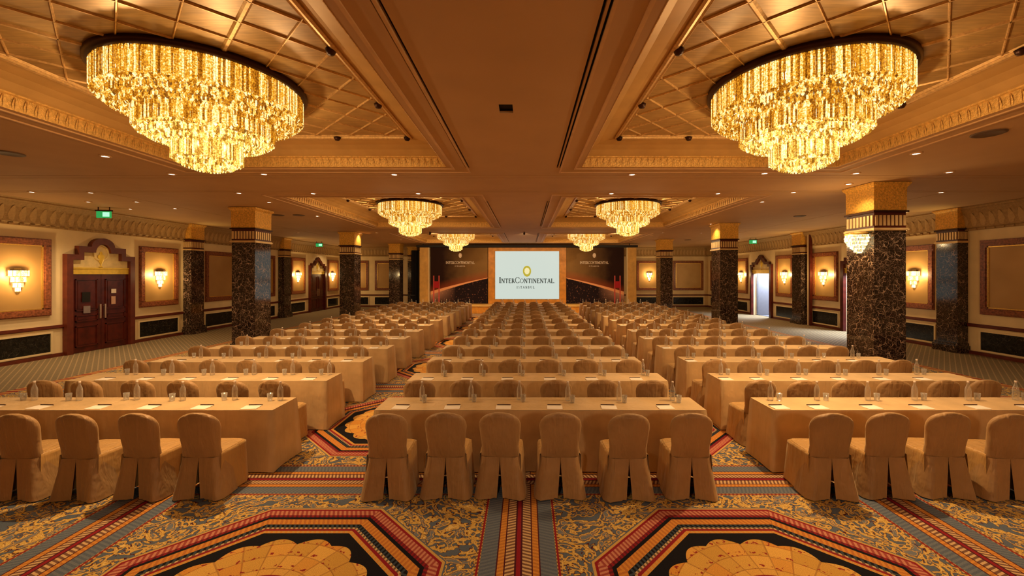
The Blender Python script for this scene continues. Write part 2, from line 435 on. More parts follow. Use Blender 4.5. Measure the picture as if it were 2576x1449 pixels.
def rect_ring(x0, x1, y0, y1, prof):
    """prof: list of (inset, z); lofts a mitred frame"""
    mb = MB(); rings = []
    for e, z in prof:
        rings.append([(x0 + e, y0 + e, z), (x1 - e, y0 + e, z), (x1 - e, y1 - e, z), (x0 + e, y1 - e, z)])
    return mb.loft(rings, True, False, False, False)
leaf_mb = MB()
leaf_mb.loft([[(-.03, 0, 0), (.03, 0, 0)], [(-.036, -.006, .05), (.036, -.006, .05)], [(-.024, -.010, .11), (.024, -.010, .11)], [(-.006, -.006, .15), (.006, -.006, .15)]], False, sm=True)
leaf_mb.loft([[(-.006, -.005, 0), (.006, -.005, 0)], [(-.010, -.018, .07), (.010, -.018, .07)], [(-.004, -.02, .15), (.004, -.02, .15)]], False, sm=True)
LEAF = leaf_mb.mesh('frieze_leaf', M['gold_frieze'])
for ci, (x0, x1, y0, y1) in enumerate(COF):
    fr = rect_ring(x0, x1, y0, y1, [(-.002, ZC - .002), (.006, ZC - .002), (.006, ZC + .17), (.03, ZC + .18), (.03, ZC + .20)]).build('coffer_frieze', M['gold_frieze'], ceil)
    rect_ring(x0, x1, y0, y1, [(.03, ZC + .20), (.06, ZC + .22), (.14, ZC + .29), (.26, ZC + .345), (.42, ZC + .375), (.50, ZC + .38)]).build('coffer_cove', M['cove'], ceil)
    bead = rect_ring(x0, x1, y0, y1, [(.50, ZC + .38), (.50, ZC + .36), (.53, ZC + .35), (.56, ZC + .36), (.565, ZC + .385), (.60, ZC + .375), (.62, ZC + .40)])
    bead.build('coffer_bead', M['rib'], ceil)
    for off, ww in ((-.40, .03), (-.13, .035)):
        rect_ring(x0, x1, y0, y1, [(off, ZC + .001), (off, ZC - .018), (off + ww, ZC - .018), (off + ww, ZC + .001)]).build('ceiling_bead', M['plaster_trim'], ceil)
    e = .58; X0, X1, Y0, Y1 = x0 + e, x1 - e, y0 + e, y1 - e; zp = ZC + .40
    pan = MB().box(X0 - .1, X1 + .1, Y0 - .1, Y1 + .1, zp, zp + .04).build('coffer_panel', M['leaf'], ceil)
    # diagonal ribs
    cx, cy = (x0 + x1) / 2, (y0 + y1) / 2
    pit = 0.59
    for fam in (1, -1):
        for k in range(-8, 9):
            ssum = k * pit
            # line: (x-cx) + fam*(y-cy) = ssum
            pts = []
            for t in range(0, 401):
                x = X0 + (X1 - X0) * t / 400; y = cy + fam * (ssum - (x - cx))
                if Y0 <= y <= Y1: pts.append((x, y))
            if len(pts) < 12: continue
            (xa, ya), (xb, yb) = pts[0], pts[-1]
            L = math.hypot(xb - xa, yb - ya); ang = math.atan2(yb - ya, xb - xa)
            wdt = .012 if k else .035
            r = MB().loft([[(0, -wdt, 0), (0, -wdt * .4, -.018), (0, wdt * .4, -.018), (0, wdt, 0)], [(L, -wdt, 0), (L, -wdt * .4, -.018), (L, wdt * .4, -.018), (L, wdt, 0)]], True, True, True, False).build('lattice_rib', M['rib'], pan)
            r.location = (xa, ya, zp); r.rotation_euler = (0, 0, ang)
    # rosettes at the bead
    ros = MB().lathe([(.0, -.06), (.035, -.055), (.05, -.03), (.06, 0)], 10).mesh('rosette', M['bronze'])
    for i in range(4):
        for (px, py) in ((X0, Y0 + (Y1 - Y0) * i / 3), (X1, Y0 + (Y1 - Y0) * i / 3), (X0 + (X1 - X0) * i / 3, Y1)):
            place(None, ros, 'rosette', ceil, (px, py, ZC + .37))
    # leaves of the frieze
    near = y0 < 8
    xs_n = int((x1 - x0) / .12); ys_n = int((y1 - y0) / .12)
    items = []
    for i in range(xs_n): 
        u = x0 + (i + .5) * (x1 - x0) / xs_n
        items.append(((u, y1 - .008, ZC + .01), 0)); 
    for i in range(ys_n):
        v = y0 + (i + .5) * (y1 - y0) / ys_n
        if v < 0: continue
        items.append(((x0 + .008, v, ZC + .01), PI / 2)); items.append(((x1 - .008, v, ZC + .01), -PI / 2))
    if near:
        for l, rz in items: place(None, LEAF, 'frieze_leaf', fr, l, (0, 0, rz))
    else:
        mb = MB()
        for l, rz in items:
            st = len(mb.v); nf = len(mb.v)
            mb.v += leaf_mb.v; mb.f += [tuple(q + nf for q in f) for f in leaf_mb.f]; mb.smooth += leaf_mb.smooth
            mb.xform(Matrix.Translation(l) @ Matrix.Rotation(rz, 4, 'Z'), st)
        mb.build('frieze_leaves', M['gold_frieze'], fr, kind='stuff')

# walls -------------------------------------------------------------------
DR1, DR2 = (15.75, 17.55), (22.9, 24.75)
def wall_side(x, sgn, name, openings):
    """x: face plane, sgn: +1 room lies on +x side"""
    mb = MB(); ys = [YF - .2] + [v for o in openings for v in o] + [YB + .2]
    a, b_ = (x - .2, x) if sgn > 0 else (x, x + .2)
    for i in range(0, len(ys), 2): mb.box(a, b_, ys[i], ys[i + 1], 0, ZC + .5)
    for o in openings: mb.box(a, b_, o[0], o[1], 2.45, ZC + .5)
    return mb.build(name, M['cream'], kind='structure')
wl = wall_side(XL, 1, 'wall_left', [])
wr = wall_side(XR, -1, 'wall_right', [DR1, DR2])
wb = MB().box(XL - .2, XR + .2, YB, YB + .2, 0, ZC + .5).build('wall_back', M['cream'], kind='structure')
wf = MB().box(XL - .2, XR + .2, YF - .2, YF, 0, ZC + .5).build('wall_front', M['cream'], kind='structure')

# a wall-local frame: u along wall, n out of wall
class WL:
    def __init__(s, root, kind, base, sgn): s.root = root; s.kind = kind; s.base = base; s.sgn = sgn
    def box(s, mb, u0, u1, n0, n1, z0, z1):
        a, b_ = sorted((s.base + s.sgn * n0, s.base + s.sgn * n1))
        if s.kind == 'x': mb.box(a, b_, u0, u1, z0, z1)
        else: mb.box(u0, u1, a, b_, z0, z1)
        return mb
    def prism(s, mb, pts, n0, n1): return mb.poly_prism(pts, s.kind, s.base + s.sgn * n0, s.base + s.sgn * n1)
    def pt(s, u, n, z): return (s.base + s.sgn * n, u, z) if s.kind == 'x' else (u, s.base + s.sgn * n, z)
    def rot(s):  # rotate object whose front is -y to face into room
        if s.kind == 'x': return PI / 2 if s.sgn > 0 else -PI / 2
        return 0 if s.sgn < 0 else PI
WLft = WL(wl, 'x', XL, 1); WRgt = WL(wr, 'x', XR, -1); WBck = WL(wb, 'y', YB, -1)

def wall_panel(W, u0, u1, z0=1.22, z1=3.40, fw=.19, silk=True):
    for (a, b_, c, d) in ((u0, u1, z1 - fw, z1), (u0, u1, z0, z0 + fw), (u0, u0 + fw, z0 + fw, z1 - fw), (u1 - fw, u1, z0 + fw, z1 - fw)):
        mb = MB(); W.box(mb, a, b_, 0, .055, c, d)
        e = .03
        W.box(mb, a + e, b_ - e, .05, .075, c + e, d - e)
        mb.build('frame_rail', M['frame_marble'], W.root)
    W.box(MB(), u0 + fw, u1 - fw, 0, .02, z0 + fw, z1 - fw).build('silk_panel', M['silk'], W.root)
    mb = MB()
    for (a, b_, c, d) in ((u0 + fw, u1 - fw, z1 - fw - .03, z1 - fw), (u0 + fw, u1 - fw, z0 + fw, z0 + fw + .03), (u0 + fw, u0 + fw + .03, z0 + fw, z1 - fw), (u1 - fw - .03, u1 - fw, z0 + fw, z1 - fw)):
        W.box(mb, a, b_, .02, .045, c, d)
    mb.build('inner_bead', M['gilt'], W.root)
def wainscot(W, u0, u1, z0=.17, z1=.70):
    W.box(MB(), u0, u1, 0, .02, z0, z1).build('marble_inset', M['marble_green'], W.root)
    mb = MB(); e = .05
    for (a, b_, c, d) in ((u0 - e, u1 + e, z1, z1 + e), (u0 - e, u1 + e, z0 - e, z0), (u0 - e, u0, z0, z1), (u1, u1 + e, z0, z1)):
        W.box(mb, a, b_, 0, .04, c, d)
    mb.build('inset_frame', M['cream'], W.root)
def rails(W, segs):
    for u0, u1 in segs:
        mb = MB(); W.box(mb, u0, u1, 0, .05, .84, .90); W.box(mb, u0, u1, 0, .03, .82, .92)
        mb.build('chair_rail', M['rail'], W.root)
        mb = MB(); W.box(mb, u0, u1, 0, .05, 0, .07); W.box(mb, u0, u1, 0, .035, .07, .10)
        mb.build('baseboard', M['rail'], W.root)
# left wall
for a in ((8.9, 9.4), (10.45, 11.98), (14.73, 16.36), (17.75, 20.05), (20.4, 22.66), (24.2, 25.75), (28.7, 30.3)): 
    if a[1] - a[0] > 1: wall_panel(WLft, *a); wainscot(WLft, *a)
rails(WLft, [(YF, 12.31), (14.45, 16.6), (17.3, 23.0), (23.7, 26.15), (28.3, YB)])
for a in ((8.2, 12.34), (13.75, 15.25), (18.0, 19.6), (21.0, 22.45), (25.35, 26.85), (28.2, 30.4)): wall_panel(WRgt, *a); wainscot(WRgt, *a)
rails(WRgt, [(YF, 12.7), (13.37, 15.55), (17.75, 19.95), (20.62, 22.7), (24.95, 27.2), (27.9, YB)])
for a in ((-13.3, -11.68), (-11.2, -9.5), (8.15, 10.2), (10.86, 13.1)): wall_panel(WBck, *a); wainscot(WBck, *a)
rails(WBck, [(XL, -8.6), (7.2, XR)])

# crown: coved frieze with leaves and dentils
def crown(W, u0, u1, name):
    mb = MB(); prof = [(0, 3.72), (.06, 3.72), (.06, 3.78), (.09, 3.80), (.10, 4.0), (.15, 4.2), (.24, 4.34), (.27, 4.36), (.27, 4.40), (.32, 4.43)]
    rings = [[W.pt(u, n, z) for n, z in prof] for u in (u0, u1)]
    mb.loft(rings, False, sm=False)
    cr = mb.build(name, M['crown'], kind='structure')
    de = MB(); lf = MB()
    de.box(-.055, .055, -.035, 0, 0, .045)
    lf.loft([[(-.05, .0, .02), (0, -.02, .0), (.05, 0, .02)], [(-.085, -.004, .15), (0, -.025, .14), (.085, -.004, .15)], [(-.06, -.035, .28), (0, -.05, .30), (.06, -.035, .28)], [(-.02, -.08, .38), (0, -.085, .39), (.02, -.08, .38)]], False, sm=True)
    dm = de.mesh('dentil', M['crown']); lm = lf.mesh('crown_leaf', M['crown_leaf'])
    n = int((u1 - u0) / .24)
    for i in range(n):
        u = u0 + (i + .5) * (u1 - u0) / n
        place(None, dm, 'dentil', cr, W.pt(u, .06, 3.725), (0, 0, W.rot()))
        place(None, lm, 'crown_leaf', cr, W.pt(u, .095, 3.83), (0, 0, W.rot()))
crown(WLft, 8.0, YB, 'trim_1'); crown(WRgt, 8.0, YB, 'trim_2'); crown(WBck, XL, XR, 'trim_3')

# stepped, arched doorcases
def offset_outline(c, hw, zs, zs2, step, kind, r, top):
    pts = [(c - hw, 0), (c - hw, zs), (c - hw + step, zs), (c - hw + step, zs2)]
    if kind == 'arch':
        zc = zs2
        pts += [(c - r * math.cos(t), zc + (top - zc) * math.sin(t)) for t in [i * PI / 12 for i in range(13)]]
    else:
        pts += [(c - r, zs2), (c - r * .8, zs2 + (top - zs2) * .35), (c - r * .5, zs2 + (top - zs2) * .55), (c - r * .28, zs2 + (top - zs2) * .85), (c, top), (c + r * .28, zs2 + (top - zs2) * .85), (c + r * .5, zs2 + (top - zs2) * .55), (c + r * .8, zs2 + (top - zs2) * .35), (c + r, zs2)]
    pts += [(c + hw - step, zs2), (c + hw - step, zs), (c + hw, zs), (c + hw, 0)]
    return pts
def doorcase(W, c, hw, kind, root, zo=2.40):
    fw = .17
    if kind == 'arch':
        o = offset_outline(c, hw, 3.0, 3.26, .33, 'arch', .37, 3.55); i = offset_outline(c, hw - fw, 2.84, 3.08, .31, 'arch', .24, 3.36)
    else:
        o = offset_outline(c, hw, 2.96, 3.10, .2, 'ogee', .52, 3.52); i = offset_outline(c, hw - fw, 2.82, 2.96, .17, 'ogee', .40, 3.30)
    mb = MB()
    for (n, ol, il) in ((.14, o, i),):
        m = len(ol); k0 = len(mb.v)
        for p in ol: mb.v.append(W.pt(p[0], .0, p[1]))
        for p in ol: mb.v.append(W.pt(p[0], n, p[1]))
        for p in il: mb.v.append(W.pt(p[0], n, p[1]))
        for p in il: mb.v.append(W.pt(p[0], .0, p[1]))
        for a in range(3):
            for j in range(m - 1):
                mb.f.append((k0 + a * m + j, k0 + a * m + j + 1, k0 + (a + 1) * m + j + 1, k0 + (a + 1) * m + j)); mb.smooth.append(False)
    # thin raised inner bead along middle
    fixnormals(mb.build('door_surround', M['mahogany'] if kind != 'arch' else M['rail'], root))
    ty = [p for p in i if p[1] > 0]; ty = [(c - hw + fw, zo)] + ty + [(c + hw - fw, zo)]
    fixnormals(W.prism(MB(), ty, 0, .03).build('tympanum', M['tympanum'], root))
    mb = MB(); W.box(mb, c - hw + fw, c + hw - fw, .03, .07, zo, zo + .17); W.box(mb, c - hw + fw, c + hw - fw, .03, .09, zo + .17, zo + .21)
    mb.build('gilt_lintel', M['tympanum_band'], root)
    # urn ornament
    um = MB().lathe([(.03, 0), (.10, .01), (.02, .06), (.025, .12), (.11, .28), (.135, .42), (.12, .46), (.14, .48), (.05, .52), (.06, .58), (.01, .64)], 12)
    u = um.build('urn_relief', M['tympanum_band'], root); k = .8
    u.location = W.pt(c, .05, zo + .22); u.scale = (.35 * k, k, k) if W.kind == 'x' else (k, .35 * k, k)
    if kind == 'arch':
        ring = MB(); 
        pr = []
        for t in range(25):
            a = t * PI / 12; pr.append((c + .25 * math.cos(a), 3.08 + .25 * math.sin(a)))
        inner = [(c + (p[0] - c) * .86, 3.08 + (p[1] - 3.08) * .86) for p in pr]
        rings = [[W.pt(*q) for q in [(p[0], .03, p[1]) for p in pr]], [W.pt(p[0], .07, p[1]) for p in pr], [W.pt(p[0], .07, p[1]) for p in inner], [W.pt(p[0], .03, p[1]) for p in inner]]
        fixnormals(ring.loft(rings, False, sm=False).build('round_moulding', M['tympanum'], root))
def panelled_leaf(W, u0, u1, ztop, root, hand):
    lf = MB(); W.box(lf, u0, u1, 0, .05, 0.01, ztop)
    leaf = lf.build('door_leaf', M['mahogany'], root)
    m_ = .12
    for (za, zb) in ((.18, .82), (.95, 1.15), (1.28, ztop - .15)):
        mb = MB()
        for (a, b_, c, d) in ((u0 + m_, u1 - m_, zb - .03, zb), (u0 + m_, u1 - m_, za, za + .03), (u0 + m_, u0 + m_ + .03, za, zb), (u1 - m_ - .03, u1 - m_, za, zb)):
            W.box(mb, a, b_, .05, .075, c, d)
        W.box(mb, u0 + m_ + .08, u1 - m_ - .08, .05, .06, za + .06, zb - .06)
        mb.build('raised_panel', M['mahogany'], leaf)
    uh = u1 - .07 if hand > 0 else u0 + .07
    mb = MB(); W.box(mb, uh - .02, uh + .02, .09, .12, 1.0, 1.45)
    for z in (1.04, 1.39): W.box(mb, uh - .012, uh + .012, .05, .1, z, z + .02)
    mb.build('pull_handle', M['chrome'], leaf, label='long brass pull handle')
    return leaf
d1 = empty('door_1', kind='structure')
doorcase(WLft, 13.38, 1.07, 'arch', d1)
l1 = panelled_leaf(WLft, 12.48, 13.375, 2.40, d1, 1); l2 = panelled_leaf(WLft, 13.385, 14.28, 2.40, d1, -1)
mb = MB(); WLft.box(mb, 12.78, 13.02, .076, .083, 1.55, 1.85); mb.build('door_notice', M['dark'], l1)
mb = MB(); WLft.box(mb, 12.82, 13.02, .076, .083, 1.2, 1.42); mb.build('door_notice', plain('grey_notice', (.25, .2, .2), .5), l1)
mb = MB(); WLft.box(mb, 13.68, 13.84, .076, .083, 1.78, 1.92); mb.build('door_notice', M['paper'], l2)
mb = MB(); WLft.box(mb, 13.68, 13.82, .076, .083, 1.42, 1.68); mb.build('door_notice', plain('tan_notice', (.6, .35, .25), .5), l2)
d2 = empty('door_2', kind='structure')
doorcase(WLft, 27.25, 1.05, 'ogee', d2)
panelled_leaf(WLft, 26.37, 27.245, 2.40, d2, 1); panelled_leaf(WLft, 27.255, 28.13, 2.40, d2, -1)
def open_door(W, c, hw, name):
    d = empty(name, kind='structure'); doorcase(W, c, hw, 'ogee', d, 2.45)
    # vestibule behind
    x0, x1 = XR + .2, XR + 2.6; y0, y1 = c - 2.0, c + 2.0
    mb = MB().box(x0, x1, y0, y1, -.02, 0.0); mb.box(x0, x1, y0, y1, 3.9, 3.95); mb.box(x1, x1 + .05, y0, y1, 0, 3.95)
    mb.box(x0, x1, y0 - .05, y0, 0, 3.95); mb.box(x0, x1, y1, y1 + .05, 0, 3.95)
    mb.build('foyer', plain('foyer_plaster', (.14, .135, .155), .6), d)
    # pale panelled leaf swung out, with vertical glazing bars
    mb = MB().box(XR + .22, XR + 1.05, c + hw - .26, c + hw - .21, .01, 2.43)
    mb.build('door_leaf', M['grey_paint'], d)
    for k in range(5):
        MB().box(x1 - .12, x1 - .02, c - .2 + k * .55, c + .05 + k * .55, 0, 2.9).build('sheer_curtain', M['grey_paint'], d)
    lamp('AREA', (XR + 1.3, c, 3.25), P_DAY, (.72, .84, 1), 1.0, (0, PI / 2 - .75, 0), sy=1.9)
    return d
open_door(WRgt, 16.65, 1.07, 'door_3'); open_door(WRgt, 23.82, 1.07, 'door_4')

# ------------------------------------------------------------------ columns and pilasters
def column_parts(root, wx, wy, plinth=True):
    """square shaft centred on origin"""
    hx, hy = wx / 2, wy / 2
    if plinth: MB().box(-hx - .07, hx + .07, -hy - .07, hy + .07, 0, .22).box(-hx - .035, hx + .035, -hy - .035, hy + .035, .22, .30).build('plinth', M['marble'], root)
    MB().box(-hx, hx, -hy, hy, .0 if not plinth else .3, 3.36).build('shaft', M['marble'], root)
    mb = MB().box(-hx - .03, hx + .03, -hy - .03, hy + .03, 3.36, 3.42); mb.box(-hx - .045, hx + .045, -hy - .045, hy + .045, 3.375, 3.40)
    mb.build('gilt_ring', M['flute'], root)
    MB().box(-hx, hx, -hy, hy, 3.42, 3.76).build('band', M['mahogany'], root)
    mb = MB()
    n = 8
    for i in range(n):
        for (w_, ax) in ((wx, 0), (wy, 1)):
            u = -w_ / 2 + (i + .5) * w_ / n; h = w_ / n * .30
            for sg in (-1, 1):
                if ax == 0: mb.box(u - h, u + h, sg * hy - .02, sg * hy + .02, 3.47, 3.70)
                else: mb.box(sg * hx - .02, sg * hx + .02, u - h, u + h, 3.47, 3.70)
    mb.build('flutes', M['flute'], root, kind='stuff')
    MB().box(-hx - .04, hx + .04, -hy - .04, hy + .04, 3.76, 3.80).build('dark_moulding', M['bronze'], root)
    rings = []
    for e, z in ((.0, 3.80), (.012, 3.82), (.012, 4.26), (.02, 4.32), (.06, 4.37), (.07, 4.40), (.07, 4.42)):
        rings.append([(-hx - e, -hy - e, z), (hx + e, -hy - e, z), (hx + e, hy + e, z), (-hx - e, hy + e, z)])
    MB().loft(rings, True, True, True, False).build('capital', M['capital'], root)
ORD = ['first', 'second', 'third', 'fourth', 'fifth', 'sixth', 'seventh', 'eighth', 'ninth', 'tenth', 'eleventh', 'twelfth', 'thirteenth', 'fourteenth']
proto = empty('marble_column', (-8.55, 13.0, 0), 0, 'dark veined marble column on the left, nearest the camera of its row, gilt capital', 'column', 'freestanding marble columns')
column_parts(proto, .70, .78)
for (x, y, lab) in ((-8.6, 20.4, 'dark marble column on the left beside the small distant doorway, middle of three'), (-8.7, 27.9, 'dark marble column on the left close to the stage, farthest of three'),
                    (7.99, 9.56, 'largest dark marble column at right with crystal lamp on its flank'), (8.02, 16.9, 'marble column on the right with pale speckled foot, middle of three'),
                    (8.1, 24.5, 'marble column on the right nearest the stage, farthest of three')):
    c = copy_tree(proto); c.location = (x, y, 0); c['label'] = lab
pil = empty('wall_pilaster', (XL + .16, 16.97, 0), 0, 'dark marble pilaster on left wall just past the large arched doorway', 'pilaster', 'pilasters along the walls')
column_parts(pil, .32, .66)
for (x, y, lab) in ((XL + .16, 23.35, 'slim dark marble pilaster on left wall before the pointed doorway'), (XL + .16, 10.05, 'dark marble pilaster on left wall before the first silk panel'),
                    (XR - .16, 13.05, 'large dark marble pilaster on right wall with bright gilt capital'), (XR - .16, 20.3, 'dark marble pilaster on right wall beside the cream and red post'),
                    (XR - .16, 27.55, 'farthest marble pilaster on right wall behind the middle column')):
    c = copy_tree(pil); c.location = (x, y, 0); c['label'] = lab
bp = empty('wall_pilaster', (-8.35, YB - .16, 0), PI / 2, 'dark marble pilaster on the back wall left of the stage', 'pilaster', 'pilasters along the walls')
for ch in list(pil.children): copy_tree(ch, bp)
# uplight glow on pilaster capitals
for (x, y) in ((XL + .62, 17.0), (XR - .62, 13.05), (XL + .62, 23.35), (XR - .62, 20.3)):
    lamp('SPOT', (x, y, 3.5), 9, (1, .72, .2), .03, (PI * .86, 0, PI / 2 if x > 0 else -PI / 2), spot=1.7, blend=.8)
# cream and red post by the right wall
po = empty('partition_post', (XR - .14, 19.72, 0), 0, 'tall slim cream and dark red post against the right wall', 'post')
MB().box(-.05, .05, -.10, .0, 0, 4.36).build('cream_face', M['cream'], po); MB().box(-.05, .06, -.2, -.10, 0, 4.36).build('red_face', M['mahogany'], po)

# ------------------------------------------------------------------ chandeliers
def rod(mb, x, y, z0, z1, r, ang):
    n = len(mb.v); ca, sa = math.cos(ang), math.sin(ang)
    pts = [(r * ca, r * sa), (-r * .6 * sa, r * .6 * ca), (-r * ca, -r * sa), (r * .6 * sa, -r * .6 * ca)]
    for z in (z0, z1): mb.v += [(x + p[0], y + p[1], z) for p in pts]
    for f in ((0, 1, 5, 4), (1, 2, 6, 5), (2, 3, 7, 6), (3, 0, 4, 7), (3, 2, 1, 0)): mb.f.append(tuple(n + i for i in f)); mb.smooth.append(False)
def gem(mb, x, y, z, r):
    n = len(mb.v); a = random.random() * 2
    mb.v += [(x, y, z - r * 1.5), (x, y, z + r * 1.2)] + [(x + r * math.cos(a + k * PI / 2), y + r * math.sin(a + k * PI / 2), z) for k in range(4)]
    for k in range(4):
        p, q = n + 2 + k, n + 2 + (k + 1) % 4
        mb.f.append((n, q, p)); mb.f.append((n + 1, p, q)); mb.smooth += [False, False]
CH_LAB = ['large crystal chandelier at upper left, nearest on that side', 'large crystal chandelier at upper right, nearest on that side', 'middle left crystal chandelier hanging above the rows', 'middle right crystal chandelier hanging above the rows',
          'small distant chandelier before the left backdrop banner', 'small distant chandelier before the right backdrop banner']
ch0 = empty('crystal_chandelier', (-4.05, 5.32, 0), 0, CH_LAB[0], 'chandelier', 'tiered crystal chandeliers')
MB().lathe([(.0, 4.83), (1.12, 4.83), (1.12, 4.78), (1.09, 4.755), (0, 4.755)], 72, cap=False).build('ceiling_plate', M['bronze'], ch0)
tiers = [(1.06, 4.755, 4.47, .72, 4.31, 'upper_tier'), (.72, 4.34, 4.14, .36, 4.02, 'middle_tier'), (.37, 4.05, 3.83, .05, 3.72, 'lower_tier')]
for ti, (R, z1, z0, r2, zb, nm) in enumerate(tiers):
    root = MB().lathe([(R - .02, z1), (R - .02, z1 - .03), (R - .05, z1 - .03)], 72, cap=False).build(nm, M['gilt'], ch0)
    mb = MB(); n = int(2 * PI * R / .022)
    for k in range(n):
        a = 2 * PI * k / n; rr = R + random.uniform(-.006, .006)
        rod(mb, rr * math.cos(a), rr * math.sin(a), z0 + random.uniform(-.012, .012), z1, .0095, a + PI / 2)
    for k in range(n):
        a = 2 * PI * (k + .5) / n; rr = R - .05
        rod(mb, rr * math.cos(a), rr * math.sin(a), z0 - .03, z1, .0095, a + PI / 2)
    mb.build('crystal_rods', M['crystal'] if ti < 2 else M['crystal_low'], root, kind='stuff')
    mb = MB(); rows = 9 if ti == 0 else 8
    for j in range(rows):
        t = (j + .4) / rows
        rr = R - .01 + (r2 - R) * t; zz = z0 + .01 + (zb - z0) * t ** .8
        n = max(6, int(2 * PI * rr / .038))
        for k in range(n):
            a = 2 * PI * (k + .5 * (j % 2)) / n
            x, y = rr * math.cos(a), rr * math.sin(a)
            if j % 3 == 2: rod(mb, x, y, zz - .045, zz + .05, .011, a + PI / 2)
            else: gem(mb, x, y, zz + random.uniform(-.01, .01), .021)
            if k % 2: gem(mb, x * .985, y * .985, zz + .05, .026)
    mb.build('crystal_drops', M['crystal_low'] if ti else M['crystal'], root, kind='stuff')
    mb = MB(); nb = (18, 12, 6)[ti]
    for k in range(nb):
        a = 2 * PI * (k + .3) / nb; rr = R - .16
        mb.lathe([(.0, -.035), (.025, -.02), (.03, 0), (.02, .03), (.012, .05)], 6, rr * math.cos(a), rr * math.sin(a))
        for q in range(len(mb.v) - 30, len(mb.v)): v = mb.v[q]; mb.v[q] = (v[0], v[1], v[2] + (z0 + z1) / 2)
    mb.build('bulbs', M['bulb'], root, kind='stuff')
chands = [ch0]
for i, (x, y) in enumerate([(3.52, 5.32), (-4.0, 14.4), (3.5, 14.4), (-4.05, 24.0), (3.45, 24.0)]):
    c = copy_tree(ch0); c.location = (x, y, 0); c['label'] = CH_LAB[i + 1]; chands.append(c)
for c in chands:
    cx_, cy_ = c.location.x, c.location.y
    for q in range(4):
        an = PI / 4 + q * PI / 2
        lamp('POINT', (cx_ + .80 * math.cos(an), cy_ + .80 * math.sin(an), 4.08), P_CHAND * .05, WARM, .025)
    lamp('SPOT', (cx_, cy_, 3.66), P_CHAND * .6, WARM, .03, (0, 0, 0), spot=2.3, blend=1.0)

# ------------------------------------------------------------------ sconces
def make_sconce(x, y, z, rz, label, r0=.2, k=1.0):
    s = empty('crystal_sconce', (x, y, z), rz, label, 'wall lamp', 'crystal wall sconces')
    if make_sconce.p is None:
        make_sconce.p = s
        MB().box(-.08, .08, 0, .02, -.42, .08).build('back_plate', M['gilt'], s)
        mb = MB().lathe([(.15, .025), (.16, .03), (.16, .045), (.0, .045)], 20, cap=False)
        mb.v = [(a, min(b_, 0.02), c) for a, b_, c in mb.v]; mb.build('top_rim', M['bronze'], s)
        for i, (r, a, b_) in enumerate(((.20, .02, -.13), (.15, -.15, -.29), (.10, -.31, -.43), (.05, -.44, -.54))):
            mb = MB(); n = int(PI * r / .022)
            for k_ in range(n + 1):
                t = PI + PI * k_ / n
                rod(mb, r * math.cos(t), r * math.sin(t) * 1.0, b_, a, .011, t + PI / 2)
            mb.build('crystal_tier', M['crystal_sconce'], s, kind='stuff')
    else:
        for ch in make_sconce.p.children: copy_tree(ch, s)
    s.scale = (k, k, k)
    dx, dy = math.sin(rz) * .34, -math.cos(rz) * .34
    lamp('POINT', (x + dx, y + dy, z - .1), P_SCONCE, (1, .66, .28), .05)
    return s
make_sconce.p = None
for u, lab in ((11.2, 'crystal sconce on the silk panel at the far left edge'), (15.55, 'crystal sconce on left wall between large doorway and pilaster'),
               (24.95, 'crystal sconce on left wall before the pointed doorway'), (29.4, 'crystal sconce on left wall just past the pointed doorway')):
    make_sconce(XL + .03, u, 2.48, PI / 2, lab)
for u, lab in ((14.46, 'crystal sconce on right wall between largest column and pilaster'), (18.86, 'crystal sconce on right wall beside the cream post, nearer than it'),
               (21.7, 'crystal sconce on right wall between open doorway and slim post'), (26.1, 'crystal sconce on right wall just beyond the farther open doorway')):
    make_sconce(XR - .03, u, 2.48, -PI / 2, lab)
make_sconce(9.1, YB - .03, 2.48, 0, 'crystal sconce on back wall right of the stage')
fl = empty('crystal_flank_lamp', (7.62, 9.55, 3.34), -PI / 2, 'half-dome crystal lamp on the flank of the largest column at right', 'wall lamp')
hm = MB().lathe([(.0, .0), (.27, .0), (.29, -.02), (.27, -.05)], 28, cap=False); hm.v = [(a, min(b_, 0.0), c) for a, b_, c in hm.v]; hm.build('top_plate', M['gilt'], fl)
mb = MB()
for j in range(11):
    t = j / 10; rr = .29 * math.cos(t * PI / 2 * .88) if t > .25 else .24 + .16 * t; zz = -.04 - t * .40
    n = max(4, int(PI * rr / .026))
    for k_ in range(n + 1):
        an = PI + PI * k_ / n; (rod(mb, rr * math.cos(an), rr * math.sin(an), zz - .035, zz + .03, .011, an) if j % 2 else gem(mb, rr * math.cos(an), rr * math.sin(an), zz, .018))
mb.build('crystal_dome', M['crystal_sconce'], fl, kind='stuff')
lamp('POINT', (7.25, 9.55, 3.15), P_SCONCE * .7, (1, .66, .28), .05)

# ------------------------------------------------------------------ downlights
dl_px = [(265,392),(80,482),(228,484),(222,507),(344,507),(328,525),(440,524),(432,437),(664,437),(601,485),(677,508),(788,486),(992,438),(1052,486),(798,543),(750,585),
         (1590,438),(1538,486),(1806,486),(1996,483),(1917,507),(1788,563),(1862,585),(2305,385),(2388,432),(2153,435),(2135,462),(1923,435),(2367,483),(908,586),(947,585),(1007,603),(1640,592),(1668,585),(1765,586),(840,613)]
dl0 = empty('recessed_downlight', (0, 0, ZC), 0, 'x', 'ceiling lamp', 'recessed ceiling downlights')
MB().lathe([(.055, .001), (.085, .001), (.085, -.012), (.06, -.02), (.052, -.005)], 20, cap=False).build('trim_collar', M['plaster_trim'], dl0)
MB().lathe([(.0, -.012), (.056, -.010), (.056, -.004)], 20, cap=False).build('lamp_lens', M['lens'], dl0)
def side(x): return 'left' if x < 1150 else ('right' if x > 1450 else 'middle')
dls = []
for px, py in dl_px:
    d = 2.03 * 1050 / (690 - py); dls.append(((px - 1324) / 1050 * d, d))
rank = {sd: sorted([p for p in dls if (p[0] < -.0) == (sd == 'left')], key=lambda p: (p[1], p[0])) for sd in ('left', 'right')}
